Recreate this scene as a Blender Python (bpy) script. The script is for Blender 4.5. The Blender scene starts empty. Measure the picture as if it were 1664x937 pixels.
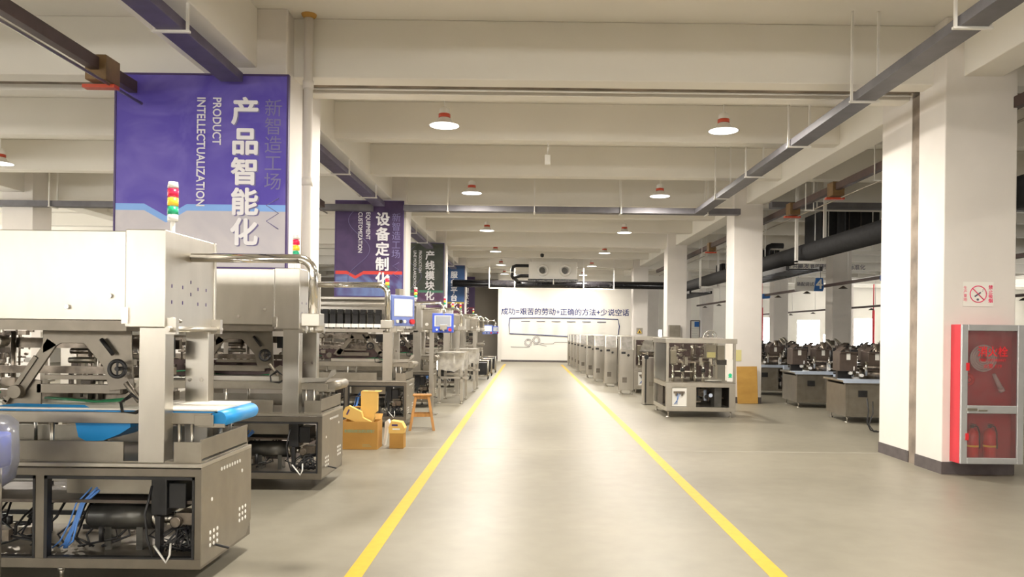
import bpy, math, random
from mathutils import Vector, Matrix, Euler

# ------------------------------------------------------------------ camera, world, exposure
scn = bpy.context.scene
COL = scn.collection
R = math.radians
PI = math.pi
F = 1250.0                                   # focal length in pixels of the 1664 wide frame
cd = bpy.data.cameras.new('camera')
cd.sensor_width = 36.0
cd.lens = F / 1664 * 36
cd.shift_x = -26 / 1664
cd.shift_y = 70.5 / 1664
cd.clip_end = 200
cam = bpy.data.objects.new('camera', cd)
cam.location = (0, 0, 1.6)
cam.rotation_euler = (R(90), -0.012, 0)
COL.objects.link(cam)
scn.camera = cam

w = bpy.data.worlds.new('daylight')
scn.world = w
w.use_nodes = True
w.node_tree.nodes['Background'].inputs[0].default_value = (0.85, 0.93, 1.0, 1)
w.node_tree.nodes['Background'].inputs[1].default_value = 1.0
scn.view_settings.view_transform = 'Standard'
scn.view_settings.look = 'None'
scn.view_settings.gamma = 1
scn.view_settings.exposure = 0.1
scn.view_settings.use_curve_mapping = False
LAMP_W = 185.0          # each high bay lamp, watts
PANE_FRONT = 18.0       # daylight through the window band behind the camera
PANE_FAR = 22.0          # daylight through the far windows
PANE_SIDE = 12.0

# ------------------------------------------------------------------ materials
def new_mat(name, col, rough=0.6, metal=0.0, var=0.0, scale=6.0, stretch=(1, 1, 1), bump=0.0, emit=0.0, ecol=None, spec=None, rvar=0.0, coat=0.0, col2=None):
    m = bpy.data.materials.new(name)
    m.use_nodes = True
    nt = m.node_tree
    b = nt.nodes['Principled BSDF']
    b.inputs['Base Color'].default_value = (*col, 1)
    b.inputs['Roughness'].default_value = rough
    b.inputs['Metallic'].default_value = metal
    if spec is not None: b.inputs['Specular IOR Level'].default_value = spec
    if coat: b.inputs['Coat Weight'].default_value = coat
    if emit:
        b.inputs['Emission Color'].default_value = (*(ecol or col), 1)
        b.inputs['Emission Strength'].default_value = emit
    if var or rvar or bump or col2:
        tc = nt.nodes.new('ShaderNodeTexCoord')
        mp = nt.nodes.new('ShaderNodeMapping')
        mp.inputs['Scale'].default_value = stretch
        nz = nt.nodes.new('ShaderNodeTexNoise')
        nz.inputs['Scale'].default_value = scale
        nz.inputs['Detail'].default_value = 5
        nt.links.new(tc.outputs['Object'], mp.inputs[0])
        nt.links.new(mp.outputs[0], nz.inputs['Vector'])
        if var or col2:
            cr = nt.nodes.new('ShaderNodeValToRGB')
            cr.color_ramp.elements[0].position = 0.3
            cr.color_ramp.elements[1].position = 0.7
            a = col2 or [c * (1 - var) for c in col]
            z = col if col2 else [min(1, c * (1 + var)) for c in col]
            cr.color_ramp.elements[0].color = (*a, 1)
            cr.color_ramp.elements[1].color = (*z, 1)
            nt.links.new(nz.outputs['Fac'], cr.inputs[0])
            nt.links.new(cr.outputs[0], b.inputs['Base Color'])
        if rvar:
            mr = nt.nodes.new('ShaderNodeMapRange')
            mr.inputs['To Min'].default_value = max(0.02, rough - rvar)
            mr.inputs['To Max'].default_value = rough + rvar
            nt.links.new(nz.outputs['Fac'], mr.inputs[0])
            nt.links.new(mr.outputs[0], b.inputs['Roughness'])
        if bump:
            bp = nt.nodes.new('ShaderNodeBump')
            bp.inputs['Strength'].default_value = bump
            bp.inputs['Distance'].default_value = 0.01
            nt.links.new(nz.outputs['Fac'], bp.inputs['Height'])
            nt.links.new(bp.outputs[0], b.inputs['Normal'])
    return m

def glass_mat(name, tint=(0.93, 0.94, 0.93), refl=0.12, milky=0.0, milk=(0.9, 0.9, 0.88)):
    m = bpy.data.materials.new(name)
    m.use_nodes = True
    nt = m.node_tree
    nt.nodes.clear()
    out = nt.nodes.new('ShaderNodeOutputMaterial')
    tr = nt.nodes.new('ShaderNodeBsdfTransparent'); tr.inputs[0].default_value = (*tint, 1)
    gl = nt.nodes.new('ShaderNodeBsdfGlossy'); gl.inputs['Roughness'].default_value = 0.16
    fr = nt.nodes.new('ShaderNodeFresnel'); fr.inputs[0].default_value = 1.25 + refl
    mx = nt.nodes.new('ShaderNodeMixShader')
    nt.links.new(fr.outputs[0], mx.inputs[0]); nt.links.new(tr.outputs[0], mx.inputs[1]); nt.links.new(gl.outputs[0], mx.inputs[2])
    last = mx
    if milky:
        df = nt.nodes.new('ShaderNodeBsdfPrincipled')
        df.inputs['Base Color'].default_value = (*milk, 1); df.inputs['Roughness'].default_value = 0.3
        tc = nt.nodes.new('ShaderNodeTexCoord')
        nz = nt.nodes.new('ShaderNodeTexNoise'); nz.inputs['Scale'].default_value = 9; nz.inputs['Detail'].default_value = 3
        nt.links.new(tc.outputs['Object'], nz.inputs['Vector'])
        mr = nt.nodes.new('ShaderNodeMapRange')
        mr.inputs['From Min'].default_value = 0.35; mr.inputs['From Max'].default_value = 0.65
        mr.inputs['To Min'].default_value = milky * 0.8; mr.inputs['To Max'].default_value = min(1, milky * 1.25)
        nt.links.new(nz.outputs['Fac'], mr.inputs[0])
        m2 = nt.nodes.new('ShaderNodeMixShader')
        nt.links.new(mr.outputs[0], m2.inputs[0]); nt.links.new(mx.outputs[0], m2.inputs[1]); nt.links.new(df.outputs[0], m2.inputs[2])
        last = m2
    nt.links.new(last.outputs[0], out.inputs[0])
    return m

M = {}
M['steel'] = new_mat('brushed_steel', (0.55, 0.52, 0.465), 0.31, 1.0, var=0.05, scale=3, stretch=(3, 3, 1), rvar=0.05)
M['steel_dull'] = new_mat('dull_steel', (0.34, 0.31, 0.26), 0.40, 0.9, var=0.10, scale=7, rvar=0.08)
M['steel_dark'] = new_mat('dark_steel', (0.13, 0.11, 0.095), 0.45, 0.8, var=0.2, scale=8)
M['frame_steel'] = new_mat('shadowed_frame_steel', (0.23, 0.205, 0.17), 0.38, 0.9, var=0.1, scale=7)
M['box_brown'] = new_mat('dark_brown_box', (0.13, 0.10, 0.085), 0.4, 0.5, var=0.25, scale=5)
M['chrome'] = new_mat('chrome', (0.78, 0.76, 0.72), 0.14, 1.0)
M['black'] = new_mat('black_plastic', (0.018, 0.018, 0.02), 0.42, var=0.3, scale=9)
M['foam'] = new_mat('black_foam_insulation', (0.012, 0.012, 0.014), 0.75, var=0.3, scale=12, bump=0.3)
M['gloss_black'] = new_mat('gloss_black_wrap', (0.015, 0.014, 0.016), 0.22, var=0.3, scale=6)
M['grey_motor'] = new_mat('motor_grey', (0.10, 0.098, 0.09), 0.32, 0.6, var=0.2, scale=10)
M['white_paint'] = new_mat('white_wall_paint', (0.82, 0.79, 0.73), 0.75, var=0.02, scale=1.5)
M['column_paint'] = new_mat('column_paint', (0.78, 0.74, 0.70), 0.6, var=0.03, scale=2.0, spec=0.3)
M['ceiling_paint'] = new_mat('ceiling_paint', (0.82, 0.79, 0.73), 0.85, var=0.025, scale=0.8)
M['grey_paint'] = new_mat('grey_wall_paint', (0.36, 0.325, 0.275), 0.8, var=0.03, scale=1.0)
M['dark_base'] = new_mat('dark_skirting', (0.10, 0.085, 0.085), 0.55, var=0.2, scale=9)
M['joint'] = new_mat('joint_filler', (0.25, 0.205, 0.165), 0.7, var=0.45, scale=3, stretch=(1, 1, 1))
M['white_metal'] = new_mat('white_metal', (0.82, 0.80, 0.76), 0.4, var=0.02)
M['white_plastic'] = new_mat('white_plastic', (0.86, 0.85, 0.82), 0.35, var=0.02)
M['yellow'] = new_mat('yellow_floor_paint', (0.60, 0.365, 0.003), 0.5, var=0.06, scale=14)
M['tray'] = new_mat('grey_cable_tray', (0.15, 0.145, 0.16), 0.5, 0.2, var=0.12, scale=5)
M['tray_purple'] = new_mat('violet_grey_cable_tray', (0.10, 0.085, 0.15), 0.45, 0.2, var=0.18, scale=5)
M['busbar'] = new_mat('brown_busbar', (0.075, 0.045, 0.04), 0.5, 0.1, var=0.2, scale=5)
M['brass'] = new_mat('tap_box_brown', (0.20, 0.12, 0.05), 0.45, 0.2, var=0.2)
M['card'] = new_mat('cardboard', (0.52, 0.28, 0.065), 0.75, var=0.07, scale=5)
M['card_dark'] = new_mat('cardboard_shaded_kraft', (0.50, 0.28, 0.07), 0.8, var=0.07, scale=5)
M['card_light'] = new_mat('pale_kraft_carton', (0.80, 0.52, 0.15), 0.75, var=0.05, scale=5)
M['card_ink'] = new_mat('faded_teal_print', (0.28, 0.42, 0.26), 0.8)
M['ply'] = new_mat('plywood', (0.55, 0.32, 0.07), 0.6, scale=2.2, stretch=(1, 1, 2.6), col2=(0.44, 0.24, 0.05))
M['wood'] = new_mat('stool_wood', (0.40, 0.19, 0.045), 0.45, var=0.2, scale=6, stretch=(4, 4, 1))
M['blue_belt'] = new_mat('blue_belt', (0.02, 0.33, 0.80), 0.4, var=0.06)
M['blue_hmi'] = new_mat('blue_panel_housing', (0.05, 0.11, 0.62), 0.35, var=0.05)
M['blue_pale'] = new_mat('pale_blue_panel_housing', (0.22, 0.30, 0.72), 0.35, var=0.05)
M['blue_tube'] = new_mat('blue_air_tube', (0.10, 0.28, 0.75), 0.3)
M['blue_film'] = new_mat('blue_protective_film', (0.52, 0.60, 0.74), 0.4, var=0.06)
M['green_tube'] = new_mat('green_cable', (0.02, 0.20, 0.08), 0.4)
M['red'] = new_mat('red_plastic', (0.75, 0.03, 0.04), 0.35, var=0.05)
M['red_box'] = new_mat('red_cabinet_paint', (0.68, 0.04, 0.06), 0.45, var=0.08, scale=3)
M['red_glow'] = new_mat('red_extinguisher', (0.95, 0.03, 0.03), 0.25)
M['red_ring'] = new_mat('lamp_red_housing', (0.55, 0.07, 0.03), 0.4)
M['lamp_shade'] = new_mat('lamp_reflector', (0.74, 0.72, 0.68), 0.4, 0.3)
M['lamp_glow'] = new_mat('lamp_diffuser_lit', (1, 0.98, 0.93), 0.5, emit=5.0)
M['stack_red'] = new_mat('stack_red', (0.80, 0.02, 0.08), 0.3, emit=0.15)
M['stack_yellow'] = new_mat('stack_yellow', (0.95, 0.62, 0.05), 0.3, emit=0.15)
M['stack_green'] = new_mat('stack_green', (0.02, 0.40, 0.20), 0.3, emit=0.05)
M['screen_lit'] = new_mat('screen_lit', (0.95, 0.96, 1.0), 0.2, emit=1.1)
M['screen_grey'] = new_mat('screen_grey', (0.30, 0.32, 0.36), 0.15, emit=0.12)
M['label_white'] = new_mat('white_label', (0.86, 0.85, 0.80), 0.5)
M['label_yellow'] = new_mat('yellow_label', (0.72, 0.66, 0.30), 0.5)
M['green_label'] = new_mat('green_sticker', (0.02, 0.62, 0.30), 0.4)
M['alu'] = new_mat('aluminium_frame', (0.66, 0.67, 0.69), 0.38, 0.7, var=0.05)
M['pane_front'] = new_mat('daylit_pane', (1, 1, 1), 0.5, emit=PANE_FRONT, ecol=(1.0, 0.965, 0.90))
M['pane_far'] = new_mat('daylit_pane_far', (1, 1, 1), 0.5, emit=PANE_FAR, ecol=(0.97, 0.985, 1.0))
M['pane_side'] = new_mat('daylit_pane_side', (1, 1, 1), 0.5, emit=PANE_SIDE, ecol=(1.0, 0.98, 0.93))
M['acrylic'] = glass_mat('clear_acrylic', (0.93, 0.925, 0.90), 0.15)
M['tint_glass'] = glass_mat('cabinet_glass', (0.94, 0.88, 0.88), 0.25, milky=0.07, milk=(0.8, 0.66, 0.66))
M['grey_film'] = glass_mat('grey_screen_film', (0.8, 0.78, 0.75), 0.35, milky=0.55, milk=(0.42, 0.40, 0.37))
M['film'] = glass_mat('stretch_film', (0.88, 0.87, 0.84), 0.3, milky=0.45, milk=(0.80, 0.77, 0.71))
M['film_light'] = glass_mat('plastic_wrap', (0.95, 0.95, 0.94), 0.3, milky=0.16)
M['ink_blue'] = new_mat('wall_ink_blue', (0.015, 0.03, 0.16), 0.6)
M['ink_grey'] = new_mat('wall_ink_grey', (0.12, 0.12, 0.17), 0.6)
M['ink_pale'] = new_mat('wall_ink_pale', (0.70, 0.69, 0.66), 0.6)
M['letter'] = new_mat('banner_letter_white', (0.80, 0.79, 0.82), 0.5)
M['letter_dim'] = new_mat('banner_letter_shadow', (0.20, 0.18, 0.36), 0.6)
M['frame_dark'] = new_mat('banner_frame_dark', (0.07, 0.04, 0.16), 0.5)
M['pink'] = new_mat('sign_red_ink', (0.80, 0.05, 0.16), 0.5)
M['sign_blue'] = new_mat('sign_blue', (0.03, 0.15, 0.50), 0.4)
M['sign_orange'] = new_mat('sign_orange', (0.80, 0.18, 0.04), 0.5)
M['beige_belt'] = new_mat('cream_belt_cover', (0.84, 0.82, 0.74), 0.45, var=0.03)
M['dark_red'] = new_mat('dark_plum', (0.10, 0.065, 0.065), 0.4, 0.3, var=0.3)
M['mech'] = new_mat('mechanism_steel', (0.25, 0.215, 0.18), 0.3, 0.9, var=0.35, scale=14)

# polished epoxy floor
def floor_mat():
    m = bpy.data.materials.new('epoxy_floor')
    m.use_nodes = True
    nt = m.node_tree
    b = nt.nodes['Principled BSDF']
    tc = nt.nodes.new('ShaderNodeTexCoord')
    n1 = nt.nodes.new('ShaderNodeTexNoise'); n1.inputs['Scale'].default_value = 0.45; n1.inputs['Detail'].default_value = 6
    n2 = nt.nodes.new('ShaderNodeTexNoise'); n2.inputs['Scale'].default_value = 5.0; n2.inputs['Detail'].default_value = 8
    for n in (n1, n2): nt.links.new(tc.outputs['Object'], n.inputs['Vector'])
    mx = nt.nodes.new('ShaderNodeMath'); mx.operation = 'MULTIPLY_ADD'; mx.inputs[1].default_value = 0.35
    nt.links.new(n2.outputs['Fac'], mx.inputs[0]); nt.links.new(n1.outputs['Fac'], mx.inputs[2])
    cr = nt.nodes.new('ShaderNodeValToRGB')
    cr.color_ramp.elements[0].position = 0.45; cr.color_ramp.elements[0].color = (0.21, 0.193, 0.150, 1)
    cr.color_ramp.elements[1].position = 0.90; cr.color_ramp.elements[1].color = (0.295, 0.273, 0.218, 1)
    nt.links.new(mx.outputs[0], cr.inputs[0]); nt.links.new(cr.outputs[0], b.inputs['Base Color'])
    mr = nt.nodes.new('ShaderNodeMapRange'); mr.inputs['To Min'].default_value = 0.30; mr.inputs['To Max'].default_value = 0.52
    nt.links.new(n1.outputs['Fac'], mr.inputs[0]); nt.links.new(mr.outputs[0], b.inputs['Roughness'])
    b.inputs['Specular IOR Level'].default_value = 0.35
    return m
M['floor'] = floor_mat()

# banner print: upper colour, wavy bright edge, lower colour; faint swirl
def banner_mat(name, top, top2, edge, low, low2, zedge, width, dip):
    m = bpy.data.materials.new(name)
    m.use_nodes = True
    nt = m.node_tree
    b = nt.nodes['Principled BSDF']; b.inputs['Roughness'].default_value = 0.55
    tc = nt.nodes.new('ShaderNodeTexCoord')
    sp = nt.nodes.new('ShaderNodeSeparateXYZ'); nt.links.new(tc.outputs['Object'], sp.inputs[0])
    # edge height along x through a ramp (flat, dips, rises again)
    mr = nt.nodes.new('ShaderNodeMapRange'); mr.inputs['From Min'].default_value = -width; mr.inputs['From Max'].default_value = 0
    nt.links.new(sp.outputs['X'], mr.inputs[0])
    cv = nt.nodes.new('ShaderNodeValToRGB'); e = cv.color_ramp.elements
    e[0].position = 0.17; e[0].color = (1, 1, 1, 1)
    e[1].position = 0.30; e[1].color = (0, 0, 0, 1)
    k = e.new(0.42); k.color = (1, 1, 1, 1)
    nt.links.new(mr.outputs[0], cv.inputs[0])
    ma = nt.nodes.new('ShaderNodeMath'); ma.operation = 'MULTIPLY_ADD'; ma.inputs[1].default_value = dip; ma.inputs[2].default_value = zedge - dip
    nt.links.new(cv.outputs[0], ma.inputs[0])
    df = nt.nodes.new('ShaderNodeMath'); df.operation = 'SUBTRACT'
    nt.links.new(sp.outputs['Z'], df.inputs[0]); nt.links.new(ma.outputs[0], df.inputs[1])
    g1 = nt.nodes.new('ShaderNodeMath'); g1.operation = 'GREATER_THAN'; g1.inputs[1].default_value = 0.0
    g2 = nt.nodes.new('ShaderNodeMath'); g2.operation = 'GREATER_THAN'; g2.inputs[1].default_value = 0.075
    for g in (g1, g2): nt.links.new(df.outputs[0], g.inputs[0])
    nz = nt.nodes.new('ShaderNodeTexNoise'); nz.inputs['Scale'].default_value = 1.3; nz.inputs['Detail'].default_value = 3; nz.inputs['Distortion'].default_value = 1.5
    nt.links.new(tc.outputs['Object'], nz.inputs['Vector'])
    def mixc(a, c2):
        x = nt.nodes.new('ShaderNodeMix'); x.data_type = 'RGBA'
        x.inputs['A'].default_value = (*a, 1); x.inputs['B'].default_value = (*c2, 1)
        ss = nt.nodes.new('ShaderNodeMapRange'); ss.inputs['From Min'].default_value = 0.4; ss.inputs['From Max'].default_value = 0.7
        nt.links.new(nz.outputs['Fac'], ss.inputs[0]); nt.links.new(ss.outputs[0], x.inputs['Factor'])
        return x
    t = mixc(top, top2); l = mixc(low, low2)
    x1 = nt.nodes.new('ShaderNodeMix'); x1.data_type = 'RGBA'; x1.inputs['B'].default_value = (*edge, 1)
    nt.links.new(g1.outputs[0], x1.inputs['Factor']); nt.links.new(l.outputs['Result'], x1.inputs['A'])
    x2 = nt.nodes.new('ShaderNodeMix'); x2.data_type = 'RGBA'
    nt.links.new(g2.outputs[0], x2.inputs['Factor']); nt.links.new(x1.outputs['Result'], x2.inputs['A']); nt.links.new(t.outputs['Result'], x2.inputs['B'])
    nt.links.new(x2.outputs['Result'], b.inputs['Base Color'])
    return m

# ------------------------------------------------------------------ mesh building helpers
class MB:
    def __init__(s): s.v = []; s.f = []; s.mi = []; s.sm = []; s.m = 0
    def add(s, vs, fs, smooth=False, T=None):
        o = len(s.v)
        for p in vs:
            p = Vector(p)
            if T is not None: p = T @ p
            s.v.append(tuple(p))
        for f in fs: s.f.append(tuple(i + o for i in f)); s.mi.append(s.m); s.sm.append(smooth)
        return s
    def box(s, x0, x1, y0, y1, z0, z1, T=None):
        return s.add([(x0, y0, z0), (x1, y0, z0), (x1, y1, z0), (x0, y1, z0), (x0, y0, z1), (x1, y0, z1), (x1, y1, z1), (x0, y1, z1)],
                     [(3, 2, 1, 0), (4, 5, 6, 7), (0, 1, 5, 4), (1, 2, 6, 5), (2, 3, 7, 6), (3, 0, 4, 7)], T=T)
    def cyl(s, p0, p1, r, n=14, r2=None, cap=True):
        p0 = Vector(p0); p1 = Vector(p1); r2 = r if r2 is None else r2
        d = (p1 - p0).normalized()
        a = d.orthogonal().normalized(); b = d.cross(a)
        vs = []
        for i in range(n):
            t = 2 * PI * i / n; e = a * math.cos(t) + b * math.sin(t)
            vs.append(p0 + e * r); vs.append(p1 + e * r2)
        fs = [(2 * i, 2 * ((i + 1) % n), 2 * ((i + 1) % n) + 1, 2 * i + 1) for i in range(n)]
        s.add(vs, fs, True)
        if cap:
            o = len(s.v) - 2 * n
            s.f.append(tuple(o + 2 * i for i in reversed(range(n)))); s.mi.append(s.m); s.sm.append(False)
            s.f.append(tuple(o + 2 * i + 1 for i in range(n))); s.mi.append(s.m); s.sm.append(False)
        return s
    def tube(s, pts, r, n=8):
        pts = [Vector(p) for p in pts]
        rings = []
        prev = None
        for i, p in enumerate(pts):
            d = (pts[min(i + 1, len(pts) - 1)] - pts[max(i - 1, 0)]).normalized()
            if prev is None: a = d.orthogonal().normalized()
            else:
                a = prev - d * prev.dot(d)
                a = a.normalized() if a.length > 1e-6 else d.orthogonal().normalized()
            prev = a; b = d.cross(a)
            rings.append([p + (a * math.cos(2 * PI * k / n) + b * math.sin(2 * PI * k / n)) * r for k in range(n)])
        vs = [q for rg in rings for q in rg]
        fs = []
        for i in range(len(pts) - 1):
            for k in range(n):
                k2 = (k + 1) % n
                fs.append((i * n + k, i * n + k2, (i + 1) * n + k2, (i + 1) * n + k))
        fs.append(tuple(reversed(range(n)))); fs.append(tuple((len(pts) - 1) * n + k for k in range(n)))
        return s.add(vs, fs, True)
    def lathe(s, prof, c=(0, 0, 0), n=24, axis='z'):
        vs = []
        for (r, h) in prof:
            for k in range(n):
                t = 2 * PI * k / n
                p = (r * math.cos(t), r * math.sin(t), h)
                if axis == 'y': p = (p[0], -p[2], p[1])
                if axis == 'x': p = (p[2], p[0], p[1])
                vs.append((p[0] + c[0], p[1] + c[1], p[2] + c[2]))
        fs = []
        for i in range(len(prof) - 1):
            for k in range(n):
                k2 = (k + 1) % n
                fs.append((i * n + k, i * n + k2, (i + 1) * n + k2, (i + 1) * n + k))
        return s.add(vs, fs, True)
    def prism(s, poly, y0, y1, plane='xz', T=None):
        n = len(poly)
        def P(a, b, d):
            return (a, d, b) if plane == 'xz' else ((d, a, b) if plane == 'yz' else (a, b, d))
        vs = [P(a, b, y0) for a, b in poly] + [P(a, b, y1) for a, b in poly]
        fs = [tuple(range(n)), tuple(reversed(range(n, 2 * n)))]
        for i in range(n):
            j = (i + 1) % n
            fs.append((i, i + n, j + n, j))
        return s.add(vs, fs, T=T)
    def ring(s, c, R0, r, axis='y', n=22, k=8):
        pts = []
        for i in range(n + 1):
            t = 2 * PI * i / n
            if axis == 'y': pts.append((c[0] + R0 * math.cos(t), c[1], c[2] + R0 * math.sin(t)))
            elif axis == 'x': pts.append((c[0], c[1] + R0 * math.cos(t), c[2] + R0 * math.sin(t)))
            else: pts.append((c[0] + R0 * math.cos(t), c[1] + R0 * math.sin(t), c[2]))
        return s.tube(pts, r, k)

def to_obj(mb, name, mat, parent=None, bevel=0.0):
    me = bpy.data.meshes.new(name)
    me.from_pydata(mb.v, [], mb.f)
    mats = mat if isinstance(mat, (list, tuple)) else [mat]
    for m in mats: me.materials.append(M[m] if isinstance(m, str) else m)
    me.polygons.foreach_set('material_index', [min(i, len(mats) - 1) for i in mb.mi])
    me.polygons.foreach_set('use_smooth', mb.sm)
    me.validate()
    me.update()
    o = bpy.data.objects.new(name, me)
    COL.objects.link(o)
    if parent is not None: o.parent = parent
    if bevel:
        b = o.modifiers.new('bevel', 'BEVEL'); b.width = bevel; b.segments = 2; b.limit_method = 'ANGLE'; b.angle_limit = R(50)
        b.harden_normals = False
    return o

def thing(name, label, cat, loc=(0, 0, 0), rz=0.0, group=None):
    o = bpy.data.objects.new(name, None)
    o.empty_display_size = 0.1
    o.location = loc; o.rotation_euler = (0, 0, rz)
    COL.objects.link(o)
    o['label'] = label; o['category'] = cat
    if group: o['group'] = group
    return o

def tag(o, label, cat, group=None, loc=None):
    o['label'] = label; o['category'] = cat
    if group: o['group'] = group
    if loc is not None: o.location = loc
    return o

def struct(mb, name, mat, parent=None, bevel=0.0):
    o = to_obj(mb, name, mat, parent, bevel)
    if parent is None: o['kind'] = 'structure'
    return o

def copy_tree(o, parent=None):
    c = o.copy(); COL.objects.link(c)
    if parent is not None: c.parent = parent
    for ch in list(o.children): copy_tree(ch, c)
    return c

def dup(o, loc, rz=None, label=None):
    c = copy_tree(o)
    c.location = loc
    if rz is not None: c.rotation_euler = (0, 0, rz)
    if label: c['label'] = label
    return c

def text(body, size, mat, parent, loc, name='lettering', ang=0.0, ext=0.002, offset=0.0, align='CENTER', line=1.0, yaw=0.0, wx=1.0):
    """lettering in the plane facing -Y (then turned by yaw)"""
    c = bpy.data.curves.new('lettering', 'FONT')
    c.body = body; c.size = size; c.extrude = ext; c.offset = offset
    c.align_x = align; c.align_y = 'CENTER'; c.space_line = line; c.resolution_u = 3
    bold = offset; c.offset = 0.0
    t = bpy.data.objects.new('lettering_src', c); COL.objects.link(t)
    dg = bpy.context.evaluated_depsgraph_get()
    me = bpy.data.meshes.new_from_object(t.evaluated_get(dg))
    bpy.data.objects.remove(t); bpy.data.curves.remove(c)
    if bold > 0.0005:
        vs = [v.co.copy() for v in me.vertices]; fs = [tuple(p.vertices) for p in me.polygons]
        nv = []; nf = []
        for k in range(6):
            a = 2 * PI * k / 6 + 0.3; o_ = len(nv)
            d = Vector((math.cos(a) * bold, math.sin(a) * bold, 0.00015 * k))
            nv += [tuple(v + d) for v in vs]; nf += [tuple(i + o_ for i in f) for f in fs]
        bpy.data.meshes.remove(me)
        me = bpy.data.meshes.new(name); me.from_pydata(nv, [], nf); me.update()
    mt = Matrix.Translation(Vector(loc)) @ Matrix.Rotation(yaw, 4, 'Z') @ Matrix.Rotation(R(90), 4, 'X') @ Matrix.Rotation(ang, 4, 'Z') @ Matrix.Diagonal((wx, 1, 1, 1))
    me.transform(mt)
    me.materials.clear(); me.materials.append(M[mat])
    me.name = name
    o = bpy.data.objects.new(name, me); COL.objects.link(o)
    if parent is not None: o.parent = parent
    return o

def arc(c, r, a0, a1, n, plane='xz'):
    out = []
    for i in range(n + 1):
        t = a0 + (a1 - a0) * i / n
        if plane == 'xz': out.append((c[0] + r * math.cos(t), c[1], c[2] + r * math.sin(t)))
        elif plane == 'yz': out.append((c[0], c[1] + r * math.cos(t), c[2] + r * math.sin(t)))
        else: out.append((c[0] + r * math.cos(t), c[1] + r * math.sin(t), c[2]))
    return out

# ------------------------------------------------------------------ the hall
XL, XR, YN, YF = -21.0, 33.0, -9.0, 50.0
ZC = 5.33
struct(MB().box(XL, XR, YN, YF, -0.1, 0.0), 'floor', 'floor')
struct(MB().box(XL, XR, YN, YF, ZC, ZC + 0.15), 'ceiling', 'ceiling_paint')

# walls with window openings (panes glow themselves in place of outside daylight)
def wall_with_windows(name, axis, pos, a0, a1, wins, pane, thick=0.25, mat='white_paint', side=1):
    """axis 'x': wall runs along x at y=pos ; axis 'y': wall runs along y at x=pos"""
    mb = MB()
    def bx(u0, u1, z0, z1):
        if u1 - u0 < 1e-4: return
        if axis == 'x': mb.box(u0, u1, pos, pos + thick * side, z0, z1) if side > 0 else mb.box(u0, u1, pos - thick, pos, z0, z1)
        else: mb.box(pos, pos + thick, u0, u1, z0, z1) if side > 0 else mb.box(pos - thick, pos, u0, u1, z0, z1)
    cur = a0
    for (u0, u1, z0, z1) in wins:
        bx(cur, u0, 0, ZC); bx(u0, u1, 0, z0); bx(u0, u1, z1, ZC); cur = u1
    bx(cur, a1, 0, ZC)
    struct(mb, name, mat)
    global WN
    for (u0, u1, z0, z1) in wins:
        WN += 1
        fr = MB(); pn = MB(); d0 = pos + 0.10 * side; d1 = pos + 0.14 * side
        lo, hi = min(d0, d1), max(d0, d1)
        def fb(m, p0, p1, q0, q1, l=lo, h=hi):
            if axis == 'x': m.box(p0, p1, l, h, q0, q1)
            else: m.box(l, h, p0, p1, q0, q1)
        fb(fr, u0, u1, z0, z0 + 0.05); fb(fr, u0, u1, z1 - 0.05, z1)
        n = max(1, int((u1 - u0) / 1.4))
        for i in range(n + 1):
            x = u0 + (u1 - u0) * i / n
            fb(fr, max(u0, x - 0.025), min(u1, x + 0.025), z0 + 0.05, z1 - 0.05)
        o = struct(fr, 'window_%d' % WN, 'white_metal')
        fb(pn, u0, u1, z0, z1, (lo + hi) / 2 + 0.004 * side, (lo + hi) / 2 + 0.012 * side) if side > 0 else fb(pn, u0, u1, z0, z1, (lo + hi) / 2 - 0.012, (lo + hi) / 2 - 0.004)
        to_obj(pn, 'pane', pane, o)
WN = 0
wall_with_windows('wall_front', 'x', YN, XL, XR, [(-19, -13, 2.45, 3.35), (-11.2, -4.2, 2.45, 3.35), (-2.6, 4.5, 2.6, 3.35)], 'pane_front', side=-1)
wall_with_windows('wall_right', 'y', XR, YN, YF, [(12, 20, 1.0, 3.4), (24, 33, 1.0, 3.4), (36, 46, 1.0, 3.4)], 'pane_side', side=1)
wall_with_windows('wall_left', 'y', XL, YN, 45.0, [(2, 9, 1.2, 3.6), (12, 19, 1.2, 3.6), (22, 29, 1.2, 3.6)], 'pane_side', side=-1)
wall_with_windows('wall_back', 'x', YF, 5.6, XR, [(7.5, 8.05, 0.9, 1.85), (8.3, 8.7, 0.9, 1.85), (10.9, 11.5, 0.9, 1.95), (15.3, 16.1, 0.9, 2.75), (17.5, 18.95, 0.9, 2.6), (19.2, 20.0, 0.9, 1.7), (21.2, 22.5, 0.9, 2.75), (24.2, 28.0, 0.9, 2.75)], 'pane_far', side=1)
struct(MB().box(XL, -1.5, 45.0, 45.2, 0, ZC), 'wall_recess', 'grey_paint')
struct(MB().box(XL, -1.5, 44.97, 45.0, 0, 0.16), 'baseboard_recess', 'dark_base')
struct(MB().box(-1.62, -1.42, 41.2, 45.0, 0, ZC), 'wall_return', 'white_paint')
wm = struct(MB().box(-1.42, 5.42, 41.0, 41.2, 0, ZC), 'wall_partition', 'white_paint')
struct(MB().box(-1.43, 5.42, 40.97, 41.0, 0, 0.10), 'baseboard_partition', 'dark_base')
struct(MB().box(5.42, 5.6, 41.0, YF + 0.25, 0, ZC), 'wall_partition_side', 'white_paint')

# floor lines
def line(x, w, name, y0=0.5, y1=40.9):
    struct(MB().box(x - w / 2, x + w / 2, y0, y1, 0.0, 0.0015), name, 'yellow')
line(-1.115, 0.115, 'trim_1', 0.5, 38)
line(1.68, 0.12, 'trim_2', 0.5, 38)
# expansion joint across the floor
M['floor_joint'] = new_mat('floor_joint_filler', (0.36, 0.34, 0.29), 0.6)
struct(MB().box(-2.9, 4.85, 10.50, 10.53, 0.0, 0.0012), 'trim_3', 'floor_joint')

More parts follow.
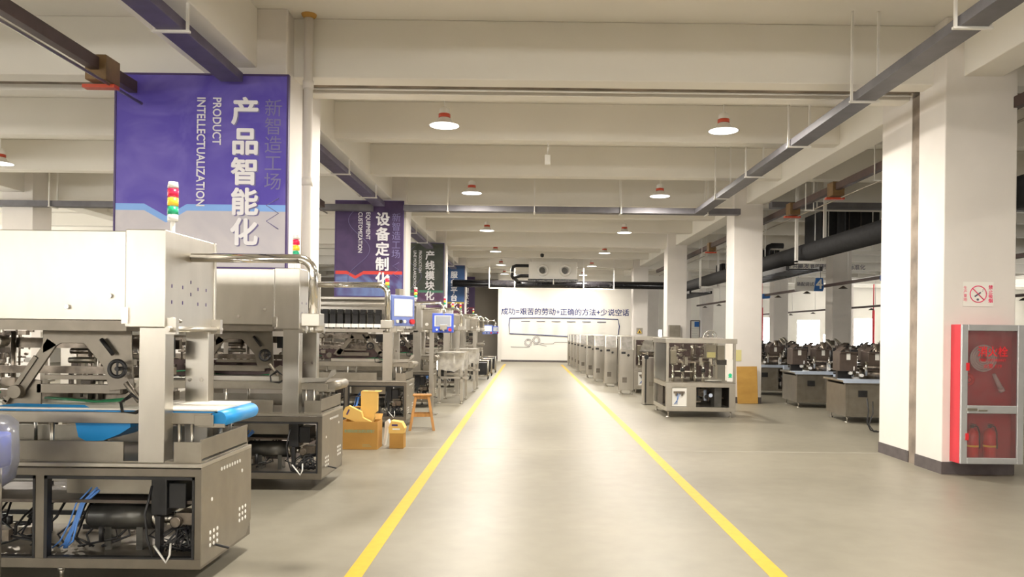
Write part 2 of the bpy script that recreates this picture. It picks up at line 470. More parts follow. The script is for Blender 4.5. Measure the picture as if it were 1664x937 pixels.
# columns with dark skirting
def column(x0, x1, y0, y1, skirt=True, h=ZC):
    c = struct(MB().box(x0, x1, y0, y1, 0, h), 'column', 'column_paint', bevel=0.01)
    if skirt:
        e = 0.006
        to_obj(MB().box(x0 - e, x1 + e, y0 - e, y1 + e, 0, 0.145), 'skirting', 'dark_base', c)
    return c
for y0 in (-7.6, 0.75, 17.9, 26.45, 35.0):
    column(4.77, 5.44, y0, y0 + 0.68)
    column(-3.55, -2.86, y0, y0 + 0.70)
    column(-12.0, -11.3, y0 - 0.4, y0 + 0.3)
column(4.84, 5.68, 8.97, 9.58); column(4.86, 5.60, 9.80, 10.62)
column(-3.55, -2.85, 8.97, 9.62); column(-3.55, -2.84, 9.76, 10.40)
column(-12.0, -11.3, 8.97, 9.62)
for (x, y) in ((10.6, 26.8), (11.3, 35.4), (10.6, 18.2), (16.4, 41.0), (12.35, 46.0), (9.93, 44.0), (7.8, 40.0), (17.6, 35.4), (19.0, 46.5), (11.0, 9.5), (6.9, 44.5)):
    column(x, x + 0.66, y, y + 0.66)
# joint filler between the paired columns
struct(MB().box(4.865, 5.58, 9.58, 9.80, 0, 4.62), 'joint_filler', 'joint')
struct(MB().box(-3.5, -2.87, 9.62, 9.76, 0, 4.62), 'joint_filler', 'joint')

# ceiling beams across (along x) and along (y)
def beam(x0, x1, y0, y1, z):
    struct(MB().box(x0, x1, y0, y1, z, ZC), 'ceiling_beam', 'ceiling_paint', bevel=0.01)
prim = [(-7.4, 4.57), (1.1, 4.57), (18.25, 4.57), (26.8, 4.57), (35.35, 4.57), (43.9, 4.57)]
for (y, z) in prim: beam(XL, XR, y - 0.18, y + 0.18, z)
beam(XL, XR, 9.24, 9.52, 4.62); beam(XL, XR, 9.86, 10.10, 4.62)
for base in (-7.4, 1.1, 9.83, 18.25, 26.8, 35.35, 43.9):
    for k in (1, 2):
        y = base + 2.85 * k
        if y < YF - 0.3 and not 7.5 < y < 9.0 or y == base + 2.85: beam(XL, XR, y - 0.13, y + 0.13, 4.72)
for x0, x1 in ((-3.9, -3.2), (5.05, 5.5), (-12.0, -11.5), (10.8, 11.2), (17.5, 17.9), (24, 24.4)):
    beam(x0, x1, YN, YF, 4.64)
struct(MB().box(-20, 30, 9.52, 9.86, 4.70, 4.74), 'expansion_joint_cover', 'joint')

# ------------------------------------------------------------------ wall graphics on the partition
g = thing('wall_slogan', 'blue Chinese slogan lettering across the white end wall', 'wall lettering', (0, 40.995, 0))
text('成功=艰苦的劳动+正确的方法+少说空话', 0.385, 'ink_blue', g, (1.97, 0, 2.66), ext=0.004, offset=0.006)
g = thing('wall_frame_graphic', 'blue outlined frame with six small text columns on the white end wall', 'wall graphic', (0, 40.975, 0))
pts = [(-0.98, 2.33), (0.5, 2.36), (1.4, 2.36), (3.4, 2.36), (4.78, 2.33), (4.86, 1.95), (4.80, 1.5), (4.78, 1.32), (2.6, 1.36), (0.4, 1.46), (-0.98, 1.50), (-1.02, 1.95), (-0.98, 2.33)]
to_obj(MB().tube([(x, 0, z) for x, z in pts], 0.022, 6), 'outline', 'ink_blue', g)
for i in range(6):
    x = -0.12 + i * 0.81
    mb = MB().box(x - 0.25, x + 0.22, -0.006, 0, 2.15, 2.19)
    to_obj(mb, 'heading_mark', 'ink_grey', g)
    mb = MB()
    for k in range(9): mb.box(x - 0.2, x + 0.2 - 0.06 * (k % 3), -0.004, 0, 2.02 - k * 0.065, 2.03 - k * 0.065)
    to_obj(mb, 'text_column', 'ink_pale', g)
g = thing('gear_drawing', 'thin line drawing of two gears low on the white end wall', 'wall graphic', (0, 40.985, 0))
for (cx, cz, r) in ((0.02, 1.03, 0.17), (0.45, 1.17, 0.17)):
    mb = MB()
    pl = []
    for i in range(49):
        t = 2 * PI * i / 48; rr = r * (1.22 if (i // 2) % 2 else 1.0)
        pl.append((cx + rr * math.cos(t), 0, cz + rr * math.sin(t)))
    mb.tube(pl, 0.008, 5); mb.ring((cx, 0, cz), r * 0.72, 0.007, 'y', 24, 5)
    to_obj(mb, 'gear_outline', 'ink_grey', g)
mb = MB().tube([(-0.9, 0, 0.80), (0.05, 0, 0.78), (0.1, 0, 0.83)], 0.008, 5).tube([(0.3, 0, 0.92), (0.6, 0, 0.95), (1.0, 0, 0.85)], 0.008, 5)
mb.tube([(0.62, 0, 1.03), (0.9, 0, 0.98), (1.35, 0, 0.99), (1.45, 0, 1.08), (2.2, 0, 1.08)], 0.008, 5)
to_obj(mb, 'connecting_line', 'ink_grey', g)

# ------------------------------------------------------------------ pendant high bay lamps
def make_lamp():
    t = thing('high_bay_lamp', 'x', 'lamp', (0, 0, 0), group='high bay lamps under the ceiling')
    to_obj(MB().lathe([(0.04, 0.26), (0.068, 0.245), (0.078, 0.165)], n=20).cyl((0, 0, 0.23), (0, 0, 0.27), 0.035), 'driver_cap', 'white_metal', t)
    to_obj(MB().cyl((0, 0, 0.115), (0, 0, 0.168), 0.084, 20), 'heat_sink', 'red_ring', t)
    to_obj(MB().lathe([(0.07, 0.118), (0.09, 0.105), (0.105, 0.07), (0.16, 0.03), (0.215, 0.008), (0.222, 0.0), (0.205, 0.004), (0.09, 0.07)], n=28), 'reflector', 'lamp_shade', t)
    to_obj(MB().lathe([(0.001, -0.004), (0.12, -0.003), (0.204, 0.004)], n=28), 'diffuser', 'lamp_glow', t)
    to_obj(MB().cyl((0, 0, 0.26), (0, 0, ZC - 4.5), 0.006, 6), 'hanging_rod', 'white_metal', t)
    ld = bpy.data.lights.new('lamp_light', 'AREA'); ld.shape = 'DISK'; ld.size = 0.40; ld.energy = LAMP_W; ld.color = (1.0, 0.93, 0.83)
    lo = bpy.data.objects.new('lamp_light', ld); lo.location = (0, 0, -0.02); lo.parent = t; COL.objects.link(lo)
    return t
lamp0 = make_lamp()
ords = ['nearest', 'second', 'third', 'fourth', 'fifth', 'sixth']
spots = []
for k, y in enumerate((10.9, 16.2, 22.2, 28.0, 33.6, 38.9)):
    spots.append((-1.22, y, 'lit high bay lamp with red collar, %s in the left line above the aisle' % ords[k]))
    spots.append((2.76, y + 0.1, 'lit high bay lamp with red collar, %s in the right line above the aisle' % ords[k]))
spots.append((-9.5, 13.8, 'lit high bay lamp cut by the left edge of the photo'))
for i, (x, y, lb) in enumerate(spots):
    o = lamp0 if i == 0 else copy_tree(lamp0)
    o.location = (x, y, 4.5); o['label'] = lb
# lamps of the same hall outside the frame
for (x, y, lb) in ((-1.22, 5.0, 'over the left yellow line, just above the photo'), (2.76, 5.0, 'right of the aisle centre, just above the photo'), (-7.5, 5.0, 'above the left machines, beyond the top left corner of the photo'),
                   (-7.5, 16.0, 'behind the purple banner'), (-7.5, 24.0, 'behind the dark violet banner'), (-15, 9, 'far left, outside the left photo edge'), (-15, 20, 'deep in the left hall, outside the photo'),
                   (-1.2, -2.5, 'behind the photographer on the left'), (2.76, -2.5, 'behind the photographer on the right'), (11, 5, 'right of the near right column, outside the photo')):
    o = copy_tree(lamp0); o.location = (x, y, 4.5)
    o['label'] = 'lit high bay lamp ' + lb
# unlit lamps in the right hall
M['lamp_off'] = new_mat('lamp_diffuser_off', (0.5, 0.46, 0.42), 0.5)
off0 = thing('unlit_high_bay_lamp', 'unlit red topped high bay lamp in the right hall, near the hanging number sign', 'lamp', (13.3, 33.6, 4.5), group='unlit high bay lamps in the right hall')
to_obj(MB().cyl((0, 0, 0.16), (0, 0, 0.27), 0.07, 16), 'driver_cap', 'brass', off0)
to_obj(MB().cyl((0, 0, 0.08), (0, 0, 0.17), 0.11, 20), 'heat_sink', 'red_ring', off0)
to_obj(MB().lathe([(0.10, 0.10), (0.16, 0.06), (0.25, 0.0), (0.24, 0.0), (0.1, 0.05)], n=24), 'reflector', 'brass', off0)
to_obj(MB().lathe([(0.001, 0.004), (0.24, 0.004)], n=24), 'diffuser', 'lamp_off', off0)
to_obj(MB().cyl((0, 0, 0.26), (0, 0, ZC - 4.5), 0.006, 6), 'hanging_rod', 'white_metal', off0)
dup(off0, (13.3, 40.0, 4.5), label='unlit high bay lamp above the far column left of the number sign')
dup(off0, (8.9, 30.0, 4.5), label='unlit high bay lamp seen between the second and third right columns')

# small sensors hanging from the ceiling
s = thing('hanging_sensor', 'small white sensor box hanging on a cable in mid aisle', 'sensor', (0.29, 12.68, 0))
to_obj(MB().box(-0.045, 0.045, -0.03, 0.03, 4.36, 4.52), 'sensor_body', 'white_plastic', s, 0.008)
to_obj(MB().cyl((0, 0, 4.52), (0, 0, 4.72), 0.006, 6).cyl((0.0, 0, 4.58), (0.02, 0, 4.66), 0.012, 6), 'hanging_cable', 'white_plastic', s)
s = thing('hanging_camera', 'small black dome camera hanging far down the aisle ceiling', 'camera', (0.55, 32.0, 0))
to_obj(MB().lathe([(0.001, 4.70), (0.07, 4.74), (0.08, 4.82), (0.05, 4.86), (0.001, 4.87)], n=16), 'dome', 'black', s)
to_obj(MB().cyl((0, 0, 4.86), (0, 0, ZC), 0.012, 6), 'drop_rod', 'white_metal', s)

# ------------------------------------------------------------------ cable trays, busbars, pipes
def hanger(mb, x0, x1, y, zt, zb, r=0.012):
    mb.box(x0 - r, x0 + r, y - r, y + r, zb, zt); mb.box(x1 - r, x1 + r, y - r, y + r, zb, zt)
    mb.box(x0 - r * 2, x1 + r * 2, y - r * 1.5, y + r * 1.5, zb - 0.02, zb)
def tray(name, x0, x1, y0, y1, z, mat, label, hang_step=2.2, axis='y', h=0.10):
    t = thing(name, label, 'cable tray', (0, 0, 0))
    to_obj(MB().box(x0, x1, y0, y1, z, z + h), 'tray_body', mat, t, 0.004)
    mb = MB(); lids = MB()
    if axis == 'y':
        y = y0 + 0.9
        while y < y1 - 0.2:
            hb = MB(); hanger(hb, x0 - 0.03, x1 + 0.03, y, ZC, z); to_obj(hb, 'hanger', 'white_metal', t); y += hang_step
    else:
        x = x0 + 1.0
        while x < x1 - 0.2:
            hb = MB()
            for yy in (y0 - 0.03, y1 + 0.03): hb.box(x - 0.012, x + 0.012, yy - 0.012, yy + 0.012, z, ZC)
            hb.box(x - 0.02, x + 0.02, y0 - 0.05, y1 + 0.05, z - 0.02, z)
            to_obj(hb, 'hanger', 'white_metal', t); x += hang_step
    return t
tray('cable_tray', 3.72, 3.96, 1.5, 17.3, 4.30, 'tray', 'long grey cable tray hanging along the right side of the aisle', 2.15)
tray('cable_tray', -2.84, 4.76, 17.32, 17.56, 4.30, 'tray', 'grey cable tray crossing the aisle below the ceiling beams', 1.95, 'x', 0.13)
tray('cable_tray', 5.46, 16.0, 17.32, 17.56, 4.47, 'tray', 'grey cable tray crossing the right hall behind the second right column', 2.6, 'x', 0.13)
tray('cable_tray', -17.0, -3.56, 17.32, 17.56, 4.30, 'tray', 'grey cable tray crossing the left hall behind the purple banner', 2.6, 'x', 0.13)
for (a, b, lb) in ((1.5, 8.68, 'violet grey cable tray running above the purple banner'), (10.42, 17.30, 'violet grey cable tray between the first and second left columns'),
                   (18.62, 26.15, 'violet grey cable tray between the second and third left columns'), (27.2, 34.70, 'violet grey cable tray between the third and fourth left columns')):
    tray('cable_tray', -3.50, -3.25, a, b, 4.38, 'tray_purple', lb, 2.4)

def busbar(x, y0, y1, z, label, taps):
    t = thing('busbar_trunking', label, 'busbar', (0, 0, 0))
    to_obj(MB().box(x - 0.05, x + 0.05, y0, y1, z, z + 0.13), 'trunking', 'busbar', t, 0.004)
    to_obj(MB().cyl((x + 0.10, y0, z - 0.12), (x + 0.10, y1, z - 0.12), 0.016, 8), 'conduit', 'steel_dull', t)
    y = y0 + 1.1
    while y < y1:
        hb = MB(); hanger(hb, x - 0.08, x + 0.08, y, ZC, z - 0.14, 0.008); to_obj(hb, 'hanger', 'white_metal', t); y += 3.1
    for yy in taps:
        b = to_obj(MB().box(x - 0.10, x + 0.12, yy - 0.14, yy + 0.14, z - 0.10, z + 0.16), 'tap_box', 'brass', t, 0.008)
        to_obj(MB().box(x - 0.18, x + 0.16, yy - 0.05, yy + 0.05, z - 0.155, z - 0.12), 'switch_handle', 'red_ring', b)
    return t
busbar(-4.52, 1.5, 8.74, 4.26, 'brown busbar trunking left of the purple banner with a tap box', (8.1,))
busbar(-4.52, 8.95, 16.8, 4.26, 'brown busbar trunking behind the purple banner, ending before the violet banner', (13.6,))
busbar(5.68, 8.3, 34.0, 4.28, 'brown busbar trunking with tap boxes beyond the near right column', (11.5, 14.3, 16.6, 24.0, 30.0))

p = thing('drain_pipe', 'white vertical drain pipe beside the first left column', 'pipe', (-2.64, 9.12, 0))
to_obj(MB().cyl((0, 0, 0.02), (0, 0, ZC), 0.054, 18), 'pipe', 'column_paint', p)
for z in (1.2, 3.3, 4.45): to_obj(MB().cyl((0, 0, z), (0, 0, z + 0.09), 0.064, 18), 'coupling', 'column_paint', p)
to_obj(MB().lathe([(0.055, ZC - 0.05), (0.085, ZC - 0.02), (0.09, ZC - 0.001)], n=18), 'ceiling_collar', 'card_dark', p)
tag(to_obj(MB().cyl((-2.8, 9.69, 4.63), (4.8, 9.69, 4.63), 0.014, 8), 'conduit_pipe', 'white_metal'), 'thin white conduit running across the ceiling along the expansion joint', 'pipe')

# insulated main pipe far across the aisle
p = thing('insulated_pipe', 'glossy black insulated pipe crossing the aisle below the air handling unit', 'pipe', (0, 0, 0))
to_obj(MB().cyl((-3.4, 34.5, 3.74), (6.3, 34.5, 3.74), 0.165, 20), 'pipe', 'gloss_black', p)
for (a, b) in ((-1.75, -0.62), (2.45, 4.15 - 0.35)):
    hb = MB()
    for x in (a, b): hb.box(x - 0.02, x + 0.02, 34.25, 34.29, 3.54, ZC)
    hb.box(a - 0.02, b + 0.02, 34.25, 34.29, 3.52, 3.56)
    to_obj(hb, 'hanger', 'white_metal', p)
ah = thing('air_handling_unit', 'large white ceiling air handling unit with two round nozzles at the aisle end', 'air handling unit', (0, 0, 0))
to_obj(MB().box(0.0, 2.05, 32.6, 34.1, 3.84, 4.58), 'housing', 'white_metal', ah, 0.015)
to_obj(MB().box(-0.03, 2.1, 32.5, 34.15, 3.79, 3.84), 'drip_tray', 'gloss_black', ah)
for x in (0.60, 1.55):
    n_ = to_obj(MB().lathe([(0.26, 0.0), (0.26, 0.06), (0.21, 0.12), (0.16, 0.12), (0.15, 0.02)], (x, 32.6, 4.22), 26, 'y'), 'nozzle', 'white_metal', ah)
    to_obj(MB().cyl((x - 0.03, 32.595, 4.20), (x - 0.03, 32.50, 4.20), 0.13, 22), 'nozzle_core', 'grey_motor', n_)
for x in (0.1, 2.05):
    for y in (32.8, 33.9): to_obj(MB().cyl((x, y, 4.58), (x, y, ZC - 0.001), 0.01, 6), 'suspension_rod', 'white_metal', ah)
to_obj(MB().cyl((1.05, 32.52, 3.62), (1.05, 32.52, 3.84), 0.025, 8), 'drain_stub', 'white_plastic', ah)
p = ah
to_obj(MB().tube([(0.0, 33.2, 4.45), (-0.55, 33.2, 4.45), (-0.68, 33.2, 4.40), (-0.72, 33.2, 4.28), (-0.72, 33.2, 4.0), (-0.65, 33.3, 3.9)], 0.07, 12), 'upper_pipe', 'foam', p)
to_obj(MB().tube([(0.0, 33.2, 4.02), (-0.35, 33.2, 4.02), (-0.6, 33.3, 3.98), (-0.6, 33.8, 3.92), (-0.5, 34.3, 3.85)], 0.075, 12), 'lower_pipe', 'foam', p)
tag(to_obj(MB().cyl((-1.0, 33.0, 4.15), (-0.45, 33.0, 4.15), 0.02, 8).cyl((-0.95, 33.0, 4.15), (-0.95, 33.0, ZC), 0.01, 6), 'pipe_bracket', 'white_metal'), 'short white pipe bracket left of the air handling unit', 'bracket')

# right hall: big insulated pipes and units
p = thing('insulated_pipe', 'large matt black insulated pipe running along the right hall ceiling', 'pipe', (0, 0, 0))
to_obj(MB().cyl((6.22, 8.0, 3.45), (6.22, 34.2, 3.45), 0.20, 18), 'pipe', 'foam', p)
for y in (17.0, 26.5):
    hb = MB()
    hb.box(5.88, 5.94, y - 0.03, y + 0.03, 3.20, ZC); hb.box(5.88, 6.56, y - 0.03, y + 0.03, 3.18, 3.24); hb.box(6.50, 6.56, y - 0.03, y + 0.03, 3.24, ZC)
    to_obj(hb, 'angle_hanger', 'white_metal', p)
def black_unit(x0, x1, y0, y1, z0, z1, label):
    t = thing('black_fan_unit', label, 'fan unit', (0, 0, 0))
    mb = MB().box(x0, x1, y0, y1, z0, z1)
    to_obj(mb, 'housing', 'foam', t, 0.02)
    mb = MB()
    n = 5
    for i in range(n): mb.box(x0 + (x1 - x0) * (i + .3) / n, x0 + (x1 - x0) * (i + .36) / n, y0 - 0.03, y0, z0 + 0.05, z1 - 0.04)
    to_obj(mb, 'grille', 'steel_dark', t)
    xx = x0 + 0.35
    to_obj(MB().tube([(x1, y0 - 0.35, z1 + 0.08), (xx + 0.15, y0 - 0.35, z1 + 0.08), (xx + .04, y0 - .35, z1 + .04), (xx, y0 - 0.35, z1 - 0.08), (xx, y0 - 0.35, z0 - 0.3)], 0.10, 12), 'pipe_elbow', 'foam', t)
    for x in (x0 + 0.15, x1 - 0.2): to_obj(MB().cyl((x, y0 - 0.05, z0 - 0.25), (x, y0 - 0.05, ZC), 0.012, 6), 'suspension_rod', 'white_metal', t)
    return t
black_unit(7.3, 8.75, 19.2, 20.4, 3.95, 4.72, 'large black insulated fan unit with pipe elbow beside the near right column')
black_unit(7.9, 8.8, 27.0, 28.0, 3.95, 4.6, 'smaller black insulated fan unit just beyond the second right column')
black_unit(7.9, 8.8, 31.5, 32.5, 3.9, 4.5, 'distant black insulated fan unit seen between second and third right columns')
for (y, lb) in ((15.2, 'black mesh cable ladder under the big pipe near the second right column'), (25.5, 'black mesh cable ladder under the big pipe near the third right column')):
    t = thing('cable_ladder', lb, 'cable ladder', (0, y + 2.0, -0.28))
    to_obj(MB().box(5.75, 5.82, 0, 4.5, 3.32, 3.42).box(6.5, 6.57, 0, 4.5, 3.32, 3.42), 'side_rail', 'black', t)
    mb = MB()
    for k in range(15): mb.box(5.82, 6.5, 0.1 + k * 0.3, 0.26 + k * 0.3, 3.34, 3.37)
    to_obj(mb, 'rungs', 'black', t)
    for k in (0.4, 4.1): to_obj(MB().cyl((6.54, k, 3.36), (6.54, k, ZC + 0.27), 0.01, 6), 'suspension_rod', 'white_metal', t)

# light track with small fittings, number sign
def track(x, y0, y1, z, label, step, blues=()):
    t = thing('lighting_track', label, 'track', (0, 0, 0))
    to_obj(MB().box(x - 0.04, x + 0.04, y0, y1, z, z + 0.08), 'rail', 'busbar', t)
    y = y0 + 1
    while y < y1:
        to_obj(MB().cyl((x, y, z + 0.08), (x, y, ZC), 0.008, 6), 'suspension_rod', 'white_metal', t)
        to_obj(MB().lathe([(0.02, z - 0.02), (0.12, z - 0.09), (0.13, z - 0.10), (0.01, z - 0.1)], (x + 0.12, y + 0.6, 0), 12), 'spot_fitting', 'steel_dark', t)
        y += step
    for yy in blues: to_obj(MB().box(x - 0.12, x + 0.2, yy - 0.3, yy + 0.3, z - 0.08, z + 0.10), 'blue_cable_reel', 'sign_blue', t, 0.05)
    return t
track(9.0, 12, 41, 3.06, 'dark lighting track with small fittings running through the right hall', 2.9, (19.2, 29.5))
track(13.8, 20, 48, 2.75, 'second dark lighting track further right in the right hall', 3.2)
s = thing('number_sign', 'white and blue hanging sign with large number 4 in the right hall', 'sign', (8.07, 23.3, 0))
to_obj(MB().box(0, 0.60, 0, 0.04, 2.94, 3.34), 'white_panel', 'white_plastic', s, 0.02)
to_obj(MB().prism([(0.57, 2.94), (0.84, 2.94), (0.87, 3.02), (0.84, 3.34), (0.64, 3.34)], -0.01, 0.05), 'blue_panel', 'sign_blue', s)
text('4', 0.40, 'label_white', s, (0.73, -0.016, 3.14), ext=0.003, offset=0.008)
text('装配调试', 0.13, 'ink_grey', s, (0.31, -0.006, 3.14), ext=0.003)
for x in (0.1, 0.78): to_obj(MB().cyl((x, 0.02, 3.34), (x, 0.02, ZC), 0.005, 6), 'hanging_wire', 'steel_dark', s)
# lettering on the far cross beam in the right hall
hb = thing('beam_slogan', 'small grey and orange lettering on the far beam of the right hall', 'wall lettering', (0, 35.16, 0))
text('创新驱动 共赢发展的制造', 0.26, 'ink_grey', hb, (12.4, 0, 4.2 + 0.55), ext=0.004)
text('标准化', 0.26, 'ink_grey', hb, (15.0, 0, 4.72), ext=0.004)
to_obj(MB().box(14.1, 14.35, -0.01, 0, 4.64, 4.84), 'orange_mark', 'sign_orange', hb)
# red standpipes far right
for (x, y, lb) in ((20.2, 45.0, 'red vertical pipe in front of the far right windows'), (12.9, 42.5, 'red vertical pipe just right of the second right column')):
    tag(to_obj(MB().cyl((0, 0, 0), (0, 0, 3.1), 0.07, 12).cyl((0, 0, 3.08), (0, 0, ZC), 0.03, 10).cyl((0, 0, 0), (0, 0, 0.08), 0.13, 14), 'standpipe', 'red_box'), lb, 'pipe', loc=(x, y, 0))

# ------------------------------------------------------------------ banners
BN = {
 1: (8.80, -4.74, -2.79, 2.30, 4.49, '产品智能化', ['PRODUCT', 'INTELLECTUALIZATION'], 'purple banner', dict(top=(0.085, 0.055, 0.42), top2=(0.17, 0.13, 0.52), edge=(0.22, 0.42, 0.85), low=(0.52, 0.50, 0.55), low2=(0.60, 0.57, 0.60), zedge=0.64, width=1.95, dip=0.14)),
 2: (17.70, -4.45, -2.91, 2.38, 4.56, '设备定制化', ['EQUIPMENT', 'CUSTOMIZATION'], 'dark violet banner', dict(top=(0.055, 0.03, 0.10), top2=(0.09, 0.055, 0.15), edge=(0.62, 0.05, 0.04), low=(0.07, 0.04, 0.15), low2=(0.16, 0.25, 0.50), zedge=0.50, width=1.54, dip=0.11)),
 3: (26.25, -4.5, -2.91, 2.30, 4.58, '产线模块化', ['PRODUCTION', 'LINE MODULARIZATION'], 'dark green banner', dict(top=(0.045, 0.055, 0.045), top2=(0.09, 0.10, 0.08), edge=(0.08, 0.24, 0.16), low=(0.10, 0.04, 0.10), low2=(0.20, 0.14, 0.24), zedge=0.60, width=1.59, dip=0.0)),
 4: (34.80, -4.5, -2.91, 2.22, 4.55, '服务平台化', ['SERVICE', 'PLATFORM'], 'blue banner', dict(top=(0.025, 0.075, 0.20), top2=(0.05, 0.11, 0.26), edge=(0.45, 0.35, 0.05), low=(0.10, 0.03, 0.06), low2=(0.16, 0.06, 0.10), zedge=0.62, width=1.59, dip=0.0)),
 5: (43.0, -4.6, -3.02, 2.30, 4.62, '管理数字化', ['MANAGEMENT', 'DIGITIZATION'], 'farthest dark plum banner', dict(top=(0.05, 0.03, 0.09), top2=(0.07, 0.04, 0.12), edge=(0.30, 0.05, 0.08), low=(0.10, 0.04, 0.09), low2=(0.22, 0.08, 0.12), zedge=0.55, width=1.58, dip=0.0)),
}
for k, (y, x0, x1, z0, z1, zh, en, nm, kw) in BN.items():
    t = thing('hanging_banner', '%s with white Chinese characters hanging by the %s left column' % (nm, ords[k - 1] if k > 1 else 'first'), 'banner', (x1, y, z0))
    W = x1 - x0; H = z1 - z0
    pm = banner_mat('banner_print_%d' % k, **kw)
    to_obj(MB().box(-W, 0, 0, 0.05, 0, H), 'printed_panel', pm, t, 0.004)
    fr = MB().box(-W - 0.02, -W, -0.005, 0.055, -0.02, H + 0.02).box(0, 0.02, -0.005, 0.055, -0.02, H + 0.02).box(-W, 0, -0.005, 0.055, H, H + 0.02).box(-W, 0, -0.005, 0.055, -0.02, 0)
    to_obj(fr, 'frame', 'frame_dark', t)
    for zz in (0.25, H - 0.25): to_obj(MB().box(-0.35, -0.29, 0.05, 0.17 if k != 5 else 0.3, zz, zz + 0.05), 'wall_bracket', 'steel_dark', t)
    top = H - 0.25
    cxx = -0.47 if k == 1 else -0.46
    sc = 0.345
    for i, ch in enumerate(zh):
        if k == 1: text(ch, 0.325, 'letter_dim', t, (cxx + 0.014, -0.003, top - 0.18 - i * sc - 0.010), 'letter_shadow', ext=0.001, offset=0.010)
        text(ch, 0.325, 'letter', t, (cxx, -0.008, top - 0.18 - i * sc), 'lettering', ext=0.003, offset=0.010 if k < 5 else 0.004)
    ex = -0.80
    for q, s_ in enumerate(en):
        text(s_, 0.135, 'letter', t, (ex - 0.18 * q, -0.006, top), 'english_lettering', ang=-PI / 2, ext=0.002, offset=0.002, align='LEFT', wx=0.86)
    if k in (1, 2):
        text('新\n智\n造\n工\n场', 0.21, 'letter_dim', t, (-0.15, -0.003, top - 0.55), 'faint_side_lettering', ext=0.001, line=1.0, offset=-0.002)
        zz = top - 1.15
        to_obj(MB().tube([(-0.08, -0.004, zz), (-0.22, -0.004, zz - 0.08), (-0.08, -0.004, zz - 0.17), (-0.22, -0.004, zz - 0.26), (-0.08, -0.004, zz - 0.35)], 0.006, 5), 'zigzag_mark', 'letter_dim', t)
    if k in (2, 3):
        pts = [(-1.0 - 0.25 * math.sin(i * 0.33), -0.004, H * 0.95 - i * 0.07) for i in range(26)]
        to_obj(MB().tube(pts, 0.006, 5), 'swirl_line', 'letter_dim', t)

# ------------------------------------------------------------------ machine pieces
def clutter(mb, x0, x1, y0, y1, z0, z1, n, seed, smin=0.015, smax=0.06, nm=1):
    rn = random.Random(seed)
    for i in range(n):
        x = rn.uniform(x0, x1); y = rn.uniform(y0, y1); z = rn.uniform(z0, z1)
        s = rn.uniform(smin, smax); k = rn.random()
        mb.m = rn.randrange(nm)
        if k < 0.35: mb.cyl((x, y, z), (x, y, min(z1, z + s * rn.uniform(1, 4))), s * 0.35, 8)
        elif k < 0.55: mb.cyl((x, y, z), (min(x1, x + s * 3), y, z), s * 0.35, 8)
        elif k < 0.68: mb.cyl((x, y, z), (x, max(y0, y - s * 1.5), z), s * 0.6, 10)
        else: mb.box(x, min(x1, x + s * rn.uniform(0.6, 2)), y, min(y1, y + s), z, min(z1, z + s * rn.uniform(0.6, 2)))
    mb.m = 0
    return mb

def levelling_foot(x, y, parent, h=0.12, name='levelling_foot'):
    return to_obj(MB().cyl((x, y, 0.018), (x, y, h), 0.013, 10).lathe([(0.001, 0.03), (0.02, 0.028), (0.045, 0.012), (0.048, 0.0), (0.001, 0.0)], (x, y, 0), 14).cyl((x, y, h - 0.035), (x, y, h - 0.015), 0.024, 6), name, 'steel', parent)

def stack_light(mbase, x, y, z, parent):
    s = to_obj(MB().cyl((x, y, z), (x, y, z + 0.13), 0.016, 10).cyl((x, y, z), (x, y, z + 0.015), 0.04, 14).cyl((x, y, z + 0.12), (x, y, z + 0.165), 0.034, 16).cyl((x, y, z + 0.345), (x, y, z + 0.385), 0.036, 16, 0.03).cyl((x, y, z + .165), (x, y, z + .35), 0.02, 10), 'stack_light', 'white_plastic', parent)
    for i, c in enumerate(('stack_green', 'stack_yellow', 'stack_red')):
        zz = z + 0.165 + i * 0.06
        to_obj(MB().cyl((x, y, zz), (x, y, zz + 0.052), 0.035, 18), 'signal_lens', c, s)
    return s

